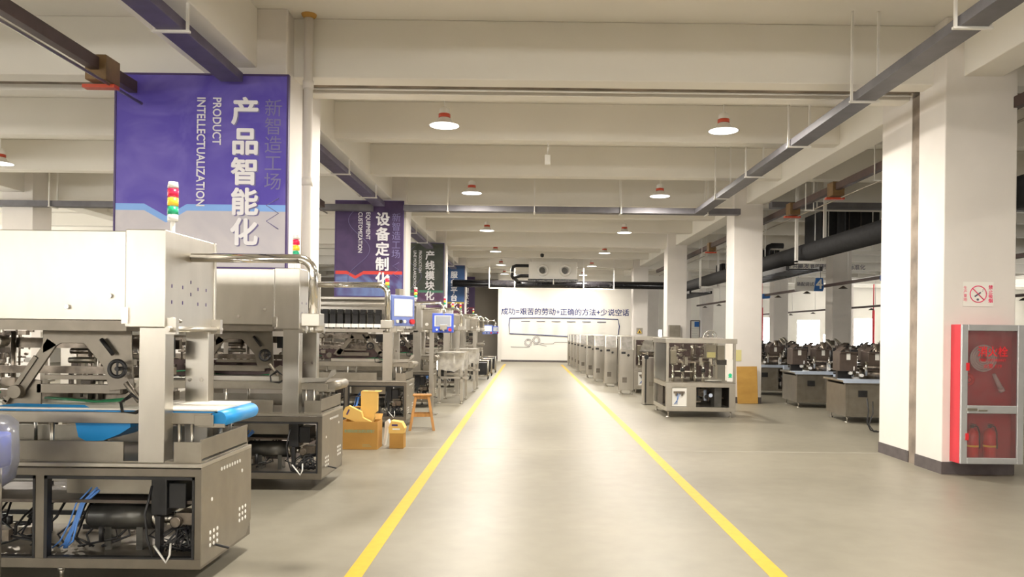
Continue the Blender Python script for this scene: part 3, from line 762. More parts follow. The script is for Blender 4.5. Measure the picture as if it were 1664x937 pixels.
LEN = 2.7
def make_left(variant=0, blue=True):
    """origin: floor, aisle-side front corner; body runs to -x, depth +y"""
    t = thing('packaging_machine', 'x', 'machine', group='stainless packaging machines left of the aisle')
    D = 0.84
    # base cabinet
    fr = MB()
    for x0, x1 in ((-LEN, -LEN + 0.05), (-1.85, -1.79), (-1.02, -0.965), (-0.045, -0.004)):
        fr.box(x0, x1, 0, 0.05, 0.18, 0.69); fr.box(x0, x1, D - 0.05, D, 0.18, 0.69)
    fr.box(-LEN, -0.004, 0, D, 0.12, 0.18); fr.box(-LEN, -0.004, 0, 0.05, 0.685, 0.735); fr.box(-LEN, -0.004, D - 0.05, D, 0.685, 0.735)
    fr.box(-LEN, -LEN + 0.05, 0.05, D - 0.05, 0.685, 0.735)
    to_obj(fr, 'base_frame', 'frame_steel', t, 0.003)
    gk = MB()
    for (a, b) in ((-0.965, -0.045), (-1.79, -1.02), (-LEN + 0.05, -1.85)):
        gk.box(a, a + 0.02, -0.003, 0.045, 0.18, 0.685); gk.box(b - 0.014, b, -0.003, 0.045, 0.18, 0.685); gk.box(a, b, -0.003, 0.045, 0.667, 0.685); gk.box(a, b, 0.004, 0.045, 0.18, 0.19)
    to_obj(gk, 'door_gasket', 'black', t)
    # side panel with rivets
    sp = to_obj(MB().prism([(0.0, 0.14), (D - 0.09, 0.14), (D, 0.23), (D, 0.742), (0.0, 0.742)], -0.004, 0.0, 'yz'), 'side_panel', 'steel_dull', t)
    rv = MB()
    pos = [(0.30 + i * 0.045, 0.685) for i in range(8)] + [(0.15, 0.52), (0.66, 0.61)]
    pos += [(0.13 + i * 0.055, 0.235 + j * 0.04) for i in range(3) for j in range(3)] + [(0.62 + i * 0.055, 0.27 + j * 0.04) for i in range(3) for j in range(3)]
    for (a, b) in pos: rv.cyl((0, a, b), (0.003, a, b), 0.0125, 10)
    to_obj(rv, 'vent_plugs', 'white_plastic', sp)
    # worktop, apron tray
    to_obj(MB().box(-LEN, 0.0, -0.004, D + 0.004, 0.742, 0.766), 'worktop', 'steel', t, 0.003)
    ap = MB().box(-LEN + 0.1, -0.50, 0.03, 0.045, 0.775, 0.895).box(-0.19, -0.02, 0.03, 0.045, 0.775, 0.895).box(-0.035, -0.02, 0.045, D - 0.02, 0.79, 0.91)
    ap.box(-LEN + 0.1, -0.02, D - 0.035, D - 0.02, 0.775, 0.895).box(-LEN + .1, -0.02, 0.03, D - 0.02, 0.766, 0.776)
    to_obj(ap, 'apron_tray', 'steel_dull', t, 0.002)
    # machinery inside the base
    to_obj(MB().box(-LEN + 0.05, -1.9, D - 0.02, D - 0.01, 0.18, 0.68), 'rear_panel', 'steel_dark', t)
    to_obj(MB().box(-0.96, -0.36, 0.22, 0.60, 0.53, 0.66), 'inner_duct', 'steel_dull', t, 0.004)
    to_obj(MB().box(-1.7, -0.12, 0.16, 0.7, 0.485, 0.505), 'inner_shelf', 'steel_dark', t)
    mo = to_obj(MB().cyl((-0.80, 0.26, 0.38), (-0.40, 0.26, 0.38), 0.082, 28).cyl((-0.82, 0.26, 0.38), (-0.80, 0.26, 0.38), 0.07, 24).box(-0.70, -0.66, 0.2, 0.32, 0.18, 0.33).box(-0.50, -0.46, 0.2, 0.32, 0.18, 0.33), 'motor', 'grey_motor', t)
    to_obj(MB().cyl((-0.40, 0.26, 0.37), (-0.37, 0.26, 0.38), 0.076, 24).cyl((-0.37, 0.26, 0.37), (-0.28, 0.26, 0.37), 0.03, 14), 'motor_flange', 'steel', mo)
    to_obj(MB().box(-0.37, -0.27, 0.12, 0.30, 0.42, 0.66).box(-0.335, -0.30, 0.10, 0.16, 0.18, 0.42).box(-0.27, -0.16, 0.14, 0.36, 0.46, 0.62), 'valve_block', 'black', t, 0.006)
    to_obj(MB().box(-0.25, -0.12, 0.2, 0.34, 0.31, 0.42).cyl((-0.24, 0.2, 0.365), (-0.24, 0.17, 0.365), 0.035, 14).box(-0.12, -0.07, 0.25, 0.33, 0.36, 0.40), 'gearbox', 'mech', t, 0.004)
    mb = MB(); rn = random.Random(5)
    for i in range(9):
        a = -0.86 + rn.uniform(-0.03, 0.03)
        mb.tube([(a + 0.25 + rn.uniform(-.05, .1), 0.3, 0.66), (a + 0.10, 0.24, 0.58 + rn.uniform(-.02, .02)), (a + 0.02, 0.16, 0.48), (a, 0.12, 0.36), (a - 0.03 + rn.uniform(-.02, .02), 0.10, 0.26), (a - 0.08 + rn.uniform(-.04, .04), 0.12, 0.21)], 0.005, 6)
    to_obj(mb, 'air_tubes', 'blue_tube', t)
    mb = MB()
    for i in range(16):
        x = -0.25 + rn.uniform(0, 0.15)
        mb.tube([(x, 0.2, 0.34), (x + rn.uniform(-.1, .05), 0.15, 0.29 + rn.uniform(-.03, .04)), (x + rn.uniform(-.1, .08), 0.10 + rn.uniform(-.03, .05), 0.24), (-0.06 - rn.uniform(0, .3), 0.12, 0.20)], 0.007, 6)
    mb.tube([(-0.33, 0.05, 0.62), (-0.36, 0.03, 0.45), (-0.34, 0.02, 0.30), (-0.30, 0.0, 0.2)], 0.008, 6)
    for i in range(22):
        x = rn.uniform(-1.7, -0.1)
        mb.tube([(x, 0.3 + rn.uniform(0, .3), 0.47), (x + rn.uniform(-.1, .1), 0.3, 0.36), (x + rn.uniform(-.15, .15), 0.2 + rn.uniform(-.05, .1), 0.26), (x + rn.uniform(-.3, .3), 0.2, 0.20)], 0.008, 5)
    to_obj(mb, 'cable_loom', 'black', t)
    mb = MB()
    mb.box(-0.115, -0.09, 0.55, 0.58, 0.18, 0.68).box(-0.62, -0.595, 0.60, 0.63, 0.18, 0.53).box(-1.32, -1.295, 0.60, 0.63, 0.18, 0.53).box(-1.7, -0.09, 0.60, 0.625, 0.30, 0.33)
    to_obj(mb, 'inner_frame', 'black', t)  # black inner posts, partly added to deepen the shade in the base
    to_obj(MB().tube([(-0.30, 0.02, 0.26), (-0.25, 0.0, 0.21), (-0.21, -0.01, 0.165), (-0.19, -0.005, 0.21), (-0.20, 0.03, 0.27)], 0.007, 6), 'white_cable', 'white_plastic', t)
    mb = MB(); clutter(mb, -1.75, -0.1, 0.15, 0.65, 0.19, 0.34, 34, 11, nm=2); clutter(mb, -LEN + 0.1, -1.1, 0.15, 0.65, 0.46, 0.62, 20, 12, nm=2)
    to_obj(mb, 'drive_mechanism', ['mech', 'black'], t)['kind'] = 'stuff'
    # posts
    for (y0, y1, nm) in ((0.02, 0.14, 'post'), (0.66, 0.76, 'post')):
        to_obj(MB().box(-0.405, -0.245, y0, y1, 0.766, 1.60), nm, 'steel', t, 0.004)
    for (y0, y1) in ((0.02, 0.14), (0.66, 0.76)):
        to_obj(MB().box(-LEN + 0.1, -LEN + 0.26, y0, y1, 0.766, 1.60), 'post', 'steel', t, 0.004)
    # hood or open actuator deck
    if variant == 0:
        hd = MB().box(-LEN + 0.05, -0.49, 0.012, 0.70, 1.64, 2.19)
        hd.box(-0.485, -0.24, 0.0, 0.04, 1.60, 2.2).box(-0.255, -0.245, 0.04, 0.76, 1.60, 2.2)
        hd.box(-0.265, -0.235, 0.735, 0.765, 1.60, 2.2).box(-0.485, -0.255, 0.04, 0.75, 2.185, 2.2)
        h = to_obj(hd, 'hood', 'steel', t, 0.006)
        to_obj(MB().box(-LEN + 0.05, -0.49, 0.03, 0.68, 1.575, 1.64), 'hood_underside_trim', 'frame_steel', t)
        to_obj(MB().cyl((-LEN + 0.1, 0.2, 1.545), (-1.45, 0.2, 1.545), 0.022, 12), 'work_light', 'white_plastic', t)
        sc = MB()
        for (a, b) in ((0.10, 1.86), (0.25, 1.86), (0.37, 1.90), (0.37, 1.82), (0.48, 1.86), (0.61, 1.86), (0.10, 1.76), (0.25, 1.76), (0.48, 1.76), (0.61, 1.76)):
            sc.box(-0.245, -0.2435, a - 0.006, a + 0.006, b - 0.011, b + 0.011)
        to_obj(sc, 'bolt_slots', 'frame_dark', h)
        kn = MB()
        for (x, z) in ((-0.58, 1.79), (-0.84, 1.72), (-1.3, 1.79)): kn.cyl((x, 0.012, z), (x, -0.006, z), 0.014, 12)
        kn.box(-0.50, -0.46, -0.012, 0.0, 1.62, 1.72)
        to_obj(kn, 'hood_latch', 'chrome', h)
        for (x, z) in (( -0.72, 2.02), (-0.72, 1.99)): kn.cyl((x, 0.012, z), (x, 0.010, z), 0.003, 8)
    else:
        hd = MB().box(-LEN + 0.05, -0.30, 0.02, 0.14, 1.56, 1.62).box(-LEN + 0.05, -0.38, 0.0, 0.7, 2.10, 2.14).box(-LEN + 0.05, -0.38, 0.0, 0.05, 2.02, 2.05)
        hd.box(-0.34, -0.24, 0.02, 0.14, 1.60, 2.16).box(-0.255, -0.245, 0.14, 0.76, 1.60, 2.16).box(-LEN + 0.05, -0.3, 0.6, 0.70, 1.62, 2.10)
        to_obj(hd, 'open_frame', 'steel', t, 0.004)
        for i in range(14):
            x = -0.52 - i * 0.125
            a = to_obj(MB().box(x - 0.045, x + 0.045, 0.16, 0.30, 1.70, 1.94).cyl((x, 0.23, 1.60), (x, 0.23, 1.70), 0.018, 8).box(x - 0.05, x + 0.05, 0.14, 0.17, 1.86, 1.89), 'actuator', 'black', t, 0.006)
            to_obj(MB().box(x - 0.055, x + 0.055, 0.13, 0.33, 1.64, 1.70), 'actuator_clamp', 'white_plastic', a)
    # side rail under the hood
    to_obj(MB().cyl((-0.215, -0.02, 1.59), (-0.215, 0.80, 1.59), 0.018, 12).box(-0.245, -0.18, 0.02, 0.06, 1.56, 1.66).box(-0.245, -0.18, 0.70, 0.74, 1.56, 1.66).cyl((-0.215, 0.04, 1.655), (-0.215, 0.16, 1.64), 0.012, 10), 'side_rail', 'steel', t)
    for x in (-0.37, -0.29): to_obj(MB().cyl((x, 0.66, 1.24), (x, 0.652, 1.24), 0.014, 12), 'post_bolt', 'chrome', t)
    # arm pipe
    pts = [(-0.245, 0.38, 2.065), (0.46, 0.38, 2.065)] + arc((0.46, 0.38, 1.965), 0.10, PI / 2, 0, 8) + [(0.56, 0.38, 1.70)]
    a = to_obj(MB().tube(pts, 0.030, 14), 'support_arm', 'chrome', t)
    to_obj(MB().box(0.50, 0.62, 0.32, 0.44, 1.62, 1.705).cyl((0.56, 0.38, 1.58), (0.56, 0.38, 1.62), 0.03, 12), 'arm_flange', 'steel', a, 0.004)
    stack_light(None, -0.43, 0.5, 2.2 if variant == 0 else 2.14, t)
    # conveyor
    cv = to_obj(MB().box(-2.1, 0.0, 0.12, 0.14, 0.995, 1.065).box(-2.1, 0.0, 0.74, 0.76, 0.995, 1.065).cyl((-2.08, 0.10, 1.03), (-2.08, 0.16, 1.03), 0.055, 18).box(-0.10, 0.02, 0.108, 0.12, 0.985, 1.055).box(-0.08, 0.09, 0.115, 0.125, 0.975, 1.0), 'conveyor_frame', 'steel_dull', t, 0.003)
    mb = MB()
    for x in (-1.95, -1.5, -1.0, -0.2, -0.12):
        for yy in (0.13, 0.75): to_obj(MB().cyl((x, yy, 0.776), (x, yy, 0.995), 0.012, 8), 'conveyor_leg', 'steel', cv)
    to_obj(MB().cyl((-0.05, 0.4, 0.776), (-0.05, 0.4, 0.985), 0.014, 8), 'conveyor_leg', 'steel', cv)
    bl = MB().box(-2.08, 0.03, 0.15, 0.73, 1.063, 1.072).cyl((0.035, 0.15, 1.025), (0.035, 0.73, 1.025), 0.05, 22)
    to_obj(bl, 'belt', 'blue_belt' if blue else 'steel_dull', cv)
    if not blue:
        to_obj(MB().prism([(-0.30, 1.06), (0.0, 1.08), (0.10, 1.16), (0.10, 1.20), (0.06, 1.20), (0.02, 1.12), (-0.30, 1.10)], 0.10, 0.12).box(-0.28, -0.02, 0.12, 0.30, 1.085, 1.105).box(-1.3, -0.5, 0.2, 0.6, 1.075, 1.12), 'discharge_guide', 'steel', cv)
    else:
        to_obj(MB().box(-2.0, 0.03, 0.142, 0.738, 1.076, 1.086), 'belt_cover_sheet', 'beige_belt', cv)
        to_obj(MB().box(-1.98, -0.8, 0.5, 0.78, 1.086, 1.10), 'loose_white_sheet', 'beige_belt', cv)
    if blue:
        pts = [( -0.88, 0.99), (-0.86, 0.90), (-0.80, 0.87), (-0.70, 0.88), (-0.60, 0.92), (-0.53, 0.965), (-0.53, 0.99)]
        to_obj(MB().prism(pts, 0.17, 0.55), 'belt_slack', 'blue_belt', cv)
        to_obj(MB().add([(-1.55, 0.125, 1.068), (-0.72, 0.125, 1.068), (-0.85, 0.22, 1.098), (-1.30, 0.24, 1.102)], [(0, 1, 2, 3)]), 'loose_belt_fold', 'blue_belt', cv)
    # A-frame mechanism with hand wheel under the hood
    y = 0.34
    A = MB()
    def strip(p, q, wd, y0, y1):
        d = Vector((q[0] - p[0], q[1] - p[1])).normalized() * wd / 2
        A.prism([(p[0] + d.y, p[1] - d.x), (q[0] + d.y, q[1] - d.x), (q[0] - d.y, q[1] + d.x), (p[0] - d.y, p[1] + d.x)], y0, y1)
        A.cyl((q[0], y0, q[1]), (q[0], y1, q[1]), wd * 0.62, 14)
    if variant == 0:
        A.prism([(-1.20, 1.575), (-0.62, 1.575), (-0.60, 1.20), (-0.76, 1.18), (-0.80, 1.34), (-0.93, 1.49), (-1.08, 1.49), (-1.20, 1.42)], y, y + 0.015)
        strip((-1.14, 1.50), (-1.36, 1.17), 0.075, y, y + 0.02); strip((-1.24, 1.40), (-1.44, 1.10), 0.03, y - 0.01, y)
        A.prism([(-1.46, 1.06), (-1.22, 1.06), (-1.22, 1.24), (-1.32, 1.26), (-1.42, 1.16)], y + 0.02, y + 0.035)
        A.prism([(-0.62, 1.17), (-0.52, 1.23), (-0.44, 1.19), (-0.42, 1.10), (-0.47, 1.02), (-0.58, 1.00), (-0.64, 1.05)], y - 0.05, y - 0.035)
        A.cyl((-0.62, y - 0.06, 1.24), (-0.53, y - 0.06, 1.12), 0.018, 10)
    else:
        A.prism([(-0.98, 1.56), (-0.72, 1.56), (-0.68, 1.46), (-0.76, 1.44), (-0.94, 1.44), (-1.02, 1.46)], y, y + 0.015)
        strip((-0.97, 1.50), (-1.20, 1.22), 0.07, y, y + 0.02); strip((-0.73, 1.50), (-0.50, 1.20), 0.08, y, y + 0.02)
        A.prism([(-1.3, 1.18), (-1.14, 1.18), (-1.12, 1.26), (-1.22, 1.30)], y, y + 0.015)
    A.box(-1.25, -0.70, y + 0.02, y + 0.06, 1.16, 1.22).box(-1.2, -0.75, y + 0.02, y + 0.05, 1.25, 1.28)
    A.cyl((-1.36, y - 0.04, 1.17), (-1.36, y + 0.02, 1.17), 0.045, 16)
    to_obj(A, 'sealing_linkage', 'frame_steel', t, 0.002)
    to_obj(MB().ring((-0.66, y - 0.09, 1.33), 0.052, 0.013, 'y').box(-0.665, -0.655, y - 0.095, y - 0.085, 1.28, 1.38).cyl((-0.66, y - 0.1, 1.33), (-0.66, y, 1.33), 0.014, 10), 'hand_wheel', 'black', t)
    to_obj(MB().cyl((-0.80, y - 0.03, 1.52), (-0.72, y - 0.03, 1.42), 0.014, 8), 'linkage_cylinder', 'black', t)
    to_obj(MB().box(-0.60, -0.42, y + 0.1, y + 0.2, 1.40, 1.52), 'servo_motor', 'black', t)
    mb = MB(); clutter(mb, -LEN + 0.3, -1.45, 0.2, 0.7, 1.1, 1.5, 46, 21, nm=3); clutter(mb, -1.2, -0.45, 0.5, 0.72, 1.1, 1.5, 36, 22, nm=3)
    mb.m = 0
    mb.box(-LEN + 0.3, -0.42, 0.52, 0.56, 1.28, 1.33).box(-LEN + 0.3, -0.42, 0.60, 0.64, 1.45, 1.52).box(-LEN + 0.3, -0.45, 0.60, 0.68, 1.10, 1.16)
    for x in (-2.2, -1.9, -1.55, -1.02, -0.95): mb.cyl((x, 0.58, 1.08), (x, 0.58, 1.56), 0.016, 8)
    to_obj(mb, 'forming_mechanism', ['mech', 'steel_dull', 'steel_dark'], t)['kind'] = 'stuff'
    if not blue: to_obj(MB().box(-1.9, -0.42, 0.50, 0.515, 1.10, 1.27), 'dark_shade_sheet', 'dark_red', t)  # dark sheet added in place of the shade under the hood
    mb = MB()
    for k in range(3): mb.tube([(-1.25, 0.45 + k * 0.02, 1.12), (-0.9, 0.42 + k * .02, 1.10), (-0.6, 0.40, 1.115 + 0.01 * k), (-0.45, 0.42, 1.09)], 0.007, 6)
    for k in range(2): mb.tube([(-2.3, 0.35 + k * .03, 1.15), (-1.9, 0.33, 1.13), (-1.5, 0.35 + k * .03, 1.16)], 0.007, 6)
    to_obj(mb, 'green_cables', 'green_tube', t)
    mb = MB()
    for k in range(3): mb.tube([(x_, 0.10 - 0.01 * k, z_) for x_, z_ in ((-0.40, 1.12), (-0.48, 1.17 + k * .01), (-0.55, 1.13), (-0.54, 1.07), (-0.46, 1.06 + k * 0.006), (-0.42, 1.09))], 0.005, 6)
    to_obj(mb, 'cable_coil', 'black', t)
    for (x, yy) in ((-0.9, 0.08), (-0.3, D - 0.1), (-1.8, 0.08), (-0.9, D - 0.1), (-1.8, D - 0.1)): levelling_foot(x, yy, t)
    return t

XM = -1.985
m1 = make_left(0, True); m1.location = (XM, 4.71, 0)
m1['label'] = 'nearest stainless packaging machine with closed hood and blue conveyor roll at left edge'
m2 = make_left(0, False); m2.location = (XM - 0.03, 7.58, 0)
m2['label'] = 'second stainless packaging machine from the camera on the left, behind the bent chrome arm'
m3 = make_left(1, False); m3.location = (XM, 12.65, 0)
m3['label'] = 'stainless packaging machine with open top and row of black actuators behind the wooden stool'
m4 = dup(m3, (XM, 15.98, 0), label='stainless packaging machine directly behind the blue touch panel, fourth in the left row')
m5 = dup(m2, (XM, 21.75, 0), label='fifth stainless packaging machine of the left row, behind the second film covered table')
m6 = dup(m3, (XM, 24.1, 0), label='sixth stainless packaging machine of the left row, before the low trolleys')
m7 = dup(m2, (XM, 26.9, 0), label='seventh stainless packaging machine of the left row, under the blue banner')
m8 = dup(m2, (XM, 33.3, 0), label='farthest stainless packaging machine of the left row, next to the grey recess wall')

# touch panels hanging on the arms
def touch_panel(m, loc, rz, housing, screen, label):
    o = Vector(loc) - m.location
    T = Matrix.Translation(o) @ Matrix.Rotation(rz, 4, 'Z')
    def bx(*a): return MB().box(*a, T=T)
    def cy(x, z, y0, y1, r): return MB().cyl(T @ Vector((x, y0, z)), T @ Vector((x, y1, z)), r, 14)
    t = to_obj(bx(-0.18, 0.18, 0, 0.10, 0, 0.33), 'touch_panel', housing, m, 0.012)
    t['label'] = label
    to_obj(bx(-0.14, 0.14, -0.004, 0.0, 0.105, 0.29), 'screen_bezel', 'label_white', t)
    to_obj(bx(-0.125, 0.125, -0.008, -0.004, 0.115, 0.28), 'screen', screen, t)
    for i in range(3): to_obj(cy(-0.10 + i * 0.055, 0.05, 0, -0.02, 0.018), 'push_button', 'label_white' if i != 1 else 'black', t)
    to_obj(cy(0.12, 0.05, 0, -0.035, 0.028), 'emergency_stop', 'red', t)
    to_obj(bx(-0.03, 0.03, 0.03, 0.09, 0.33, 0.40), 'swivel', 'steel', t)
    return t
touch_panel(m2, (-1.335, 8.22, 1.645), R(56), 'blue_pale', 'screen_lit', 'pale blue touch panel with bright white screen')
touch_panel(m3, (-1.44, 13.0, 1.57), R(4), 'blue_hmi', 'screen_grey', 'bright blue touch panel with grey screen')
touch_panel(m7, (-1.42, 27.2, 1.50), R(25), 'blue_pale', 'screen_lit', 'small pale blue touch panel')
touch_panel(m8, (-1.42, 33.6, 1.50), R(45), 'blue_hmi', 'screen_grey', 'small dark blue touch panel')

# beige control boxes seen between left machines
def control_box(loc, label):
    t = thing('electrical_box', label, 'electrical box', loc)
    to_obj(MB().box(-0.28, 0.0, 0, 0.25, 1.62, 2.0), 'housing', 'steel_dull', t, 0.01)
    to_obj(MB().box(-0.16, -0.08, 0.08, 0.16, 0, 1.62).box(-0.24, 0.0, 0.0, 0.24, 0, 0.02), 'stand', 'steel', t)
    to_obj(MB().cyl((-0.05, 0, 1.75), (-0.05, -0.04, 1.75), 0.03, 12).cyl((-0.2, 0, 1.72), (-0.2, -0.04, 1.72), 0.03, 12), 'gauge', 'white_plastic', t)
    return t
control_box((-1.72, 14.6, 0), 'grey electrical box on a post left of the bright blue touch panel')
control_box((-1.62, 19.0, 0), 'grey electrical box on a post right of the bright blue touch panel')
control_box((-1.60, 24.8, 0), 'distant grey electrical box on a post beside the film covered tables')

# film covered discharge tables
def film_table(loc, label):
    t = thing('discharge_table', label, 'table', loc, group='film covered discharge tables')
    W, L = 0.55, 1.3
    to_obj(MB().box(-W, 0, 0, L, 1.08, 1.11), 'table_top', 'steel', t, 0.004)
    for (x, y) in ((-0.06, 0), (-W, 0), (-0.06, L - 0.06), (-W, L - 0.06)):
        to_obj(MB().box(x, x + 0.06, y, y + 0.06, 0.07, 1.08).cyl((x + .03, y + .03, 0.03), (x + .03, y + .03, 0.08), 0.014, 8).cyl((x + .03, y + .03, 0), (x + .03, y + .03, 0.03), 0.04, 12), 'leg', 'steel', t)
    to_obj(MB().box(-W - 0.1, 0.12, 0.0, 0.05, 0.55, 0.60), 'cross_rail', 'steel', t)
    to_obj(MB().box(-W, 0, L - 0.05, L, 0.55, 0.6), 'cross_rail', 'steel', t)
    vs = []; n = 36; per = []
    for i in range(n):
        u = i / n * 4
        if u < 1: x, y = -W - 0.02 + (W + 0.04) * u, -0.02
        elif u < 2: x, y = 0.02, -0.02 + (L + 0.04) * (u - 1)
        elif u < 3: x, y = 0.02 - (W + 0.04) * (u - 2), L + 0.02
        else: x, y = -W - 0.02, L + 0.02 - (L + 0.04) * (u - 3)
        per.append((x, y))
    rn = random.Random(8)
    top = [(x, y, 1.125) for x, y in per]; mid = [(x + rn.uniform(-.012, .012), y + rn.uniform(-.012, .012), 0.95) for x, y in per]
    low = [(x + rn.uniform(-.02, .02), y + rn.uniform(-.02, .02), 0.74 + rn.uniform(-0.05, 0.03)) for x, y in per]
    fs = []
    for i in range(n):
        j = (i + 1) % n
        fs += [(i, j, n + j, n + i), (n + i, n + j, 2 * n + j, 2 * n + i)]
    fs.append(tuple(range(n)))
    to_obj(MB().add(top + mid + low, fs, True), 'stretch_film', 'film', t)
    return t
ft = film_table((-1.42, 16.9, 0), 'film wrapped steel table standing nearest the yellow line, behind the stool')
dup(ft, (-1.38, 20.3, 0), label='film wrapped steel table behind the nearer one, close to the yellow line')

# low black trolleys
def trolley(loc, label):
    t = thing('small_trolley', label, 'trolley', loc, group='low trolleys beside the left yellow line')
    mb = MB()
    for x in (-0.3, 0.3):
        for y in (0, 0.45): mb.cyl((x, y, 0.08), (x, y, 0.62), 0.014, 8)
    for z in (0.14, 0.62):
        for y in (0, 0.45): mb.cyl((-0.3, y, z), (0.3, y, z), 0.014, 8)
        for x in (-0.3, 0.3): mb.cyl((x, 0, z), (x, 0.45, z), 0.014, 8)
    to_obj(mb, 'tube_frame', 'steel', t)
    to_obj(MB().box(-0.26, 0.26, 0.04, 0.42, 0.15, 0.56), 'black_case', 'black', t, 0.02)
    for x in (-0.3, 0.3):
        for y in (0, 0.45): to_obj(MB().cyl((x - .015, y, 0.04), (x + .015, y, 0.04), 0.04, 12).box(x - .012, x + .012, y - .012, y + .012, 0.06, 0.10), 'wheel', 'black', t)
    return t
tr = trolley((-1.62, 25.6, 0), 'low steel trolley with black case, nearest one beside the left yellow line')
dup(tr, (-1.60, 27.6, 0), label='low steel trolley with black case, middle one of three by the left yellow line')
dup(tr, (-1.55, 29.8, 0), label='low steel trolley with black case, farthest one by the left yellow line')

# plastic wrapped blue thing at the near left edge
t = thing('wrapped_control_panel', 'blue control panel wrapped in clear plastic on a post at left edge', 'control panel', (-2.98, 4.25, 0))
to_obj(MB().cyl((0.02, 0.05, 0.02), (0.02, 0.05, 0.9), 0.025, 12).cyl((0.02, 0.05, 0), (0.02, 0.05, 0.02), 0.14, 18), 'post', 'steel', t)
to_obj(MB().box(-0.30, 0.05, -0.02, 0.14, 0.80, 1.00), 'housing', 'blue_hmi', t, 0.02)
rn = random.Random(3)
prof = [(0.03, 0.60), (0.10, 0.66), (0.19, 0.74), (0.22, 0.84), (0.215, 0.95), (0.21, 1.05), (0.16, 1.09), (0.02, 1.10)]
vs = []; n = 22
prof = [(r * 1.03, z) for r, z in prof]
for (r, z) in prof:
    for k in range(n):
        a = 2 * PI * k / n; rr = r * (1 + rn.uniform(-0.11, 0.07))
        vs.append((-0.12 + rr * 1.05 * math.cos(a), 0.08 + rr * 0.75 * math.sin(a), z + rn.uniform(-.008, .008)))
fs = [(i * n + k, i * n + (k + 1) % n, (i + 1) * n + (k + 1) % n, (i + 1) * n + k) for i in range(len(prof) - 1) for k in range(n)]
to_obj(MB().add(vs, fs, True), 'plastic_wrap', 'film_light', t)

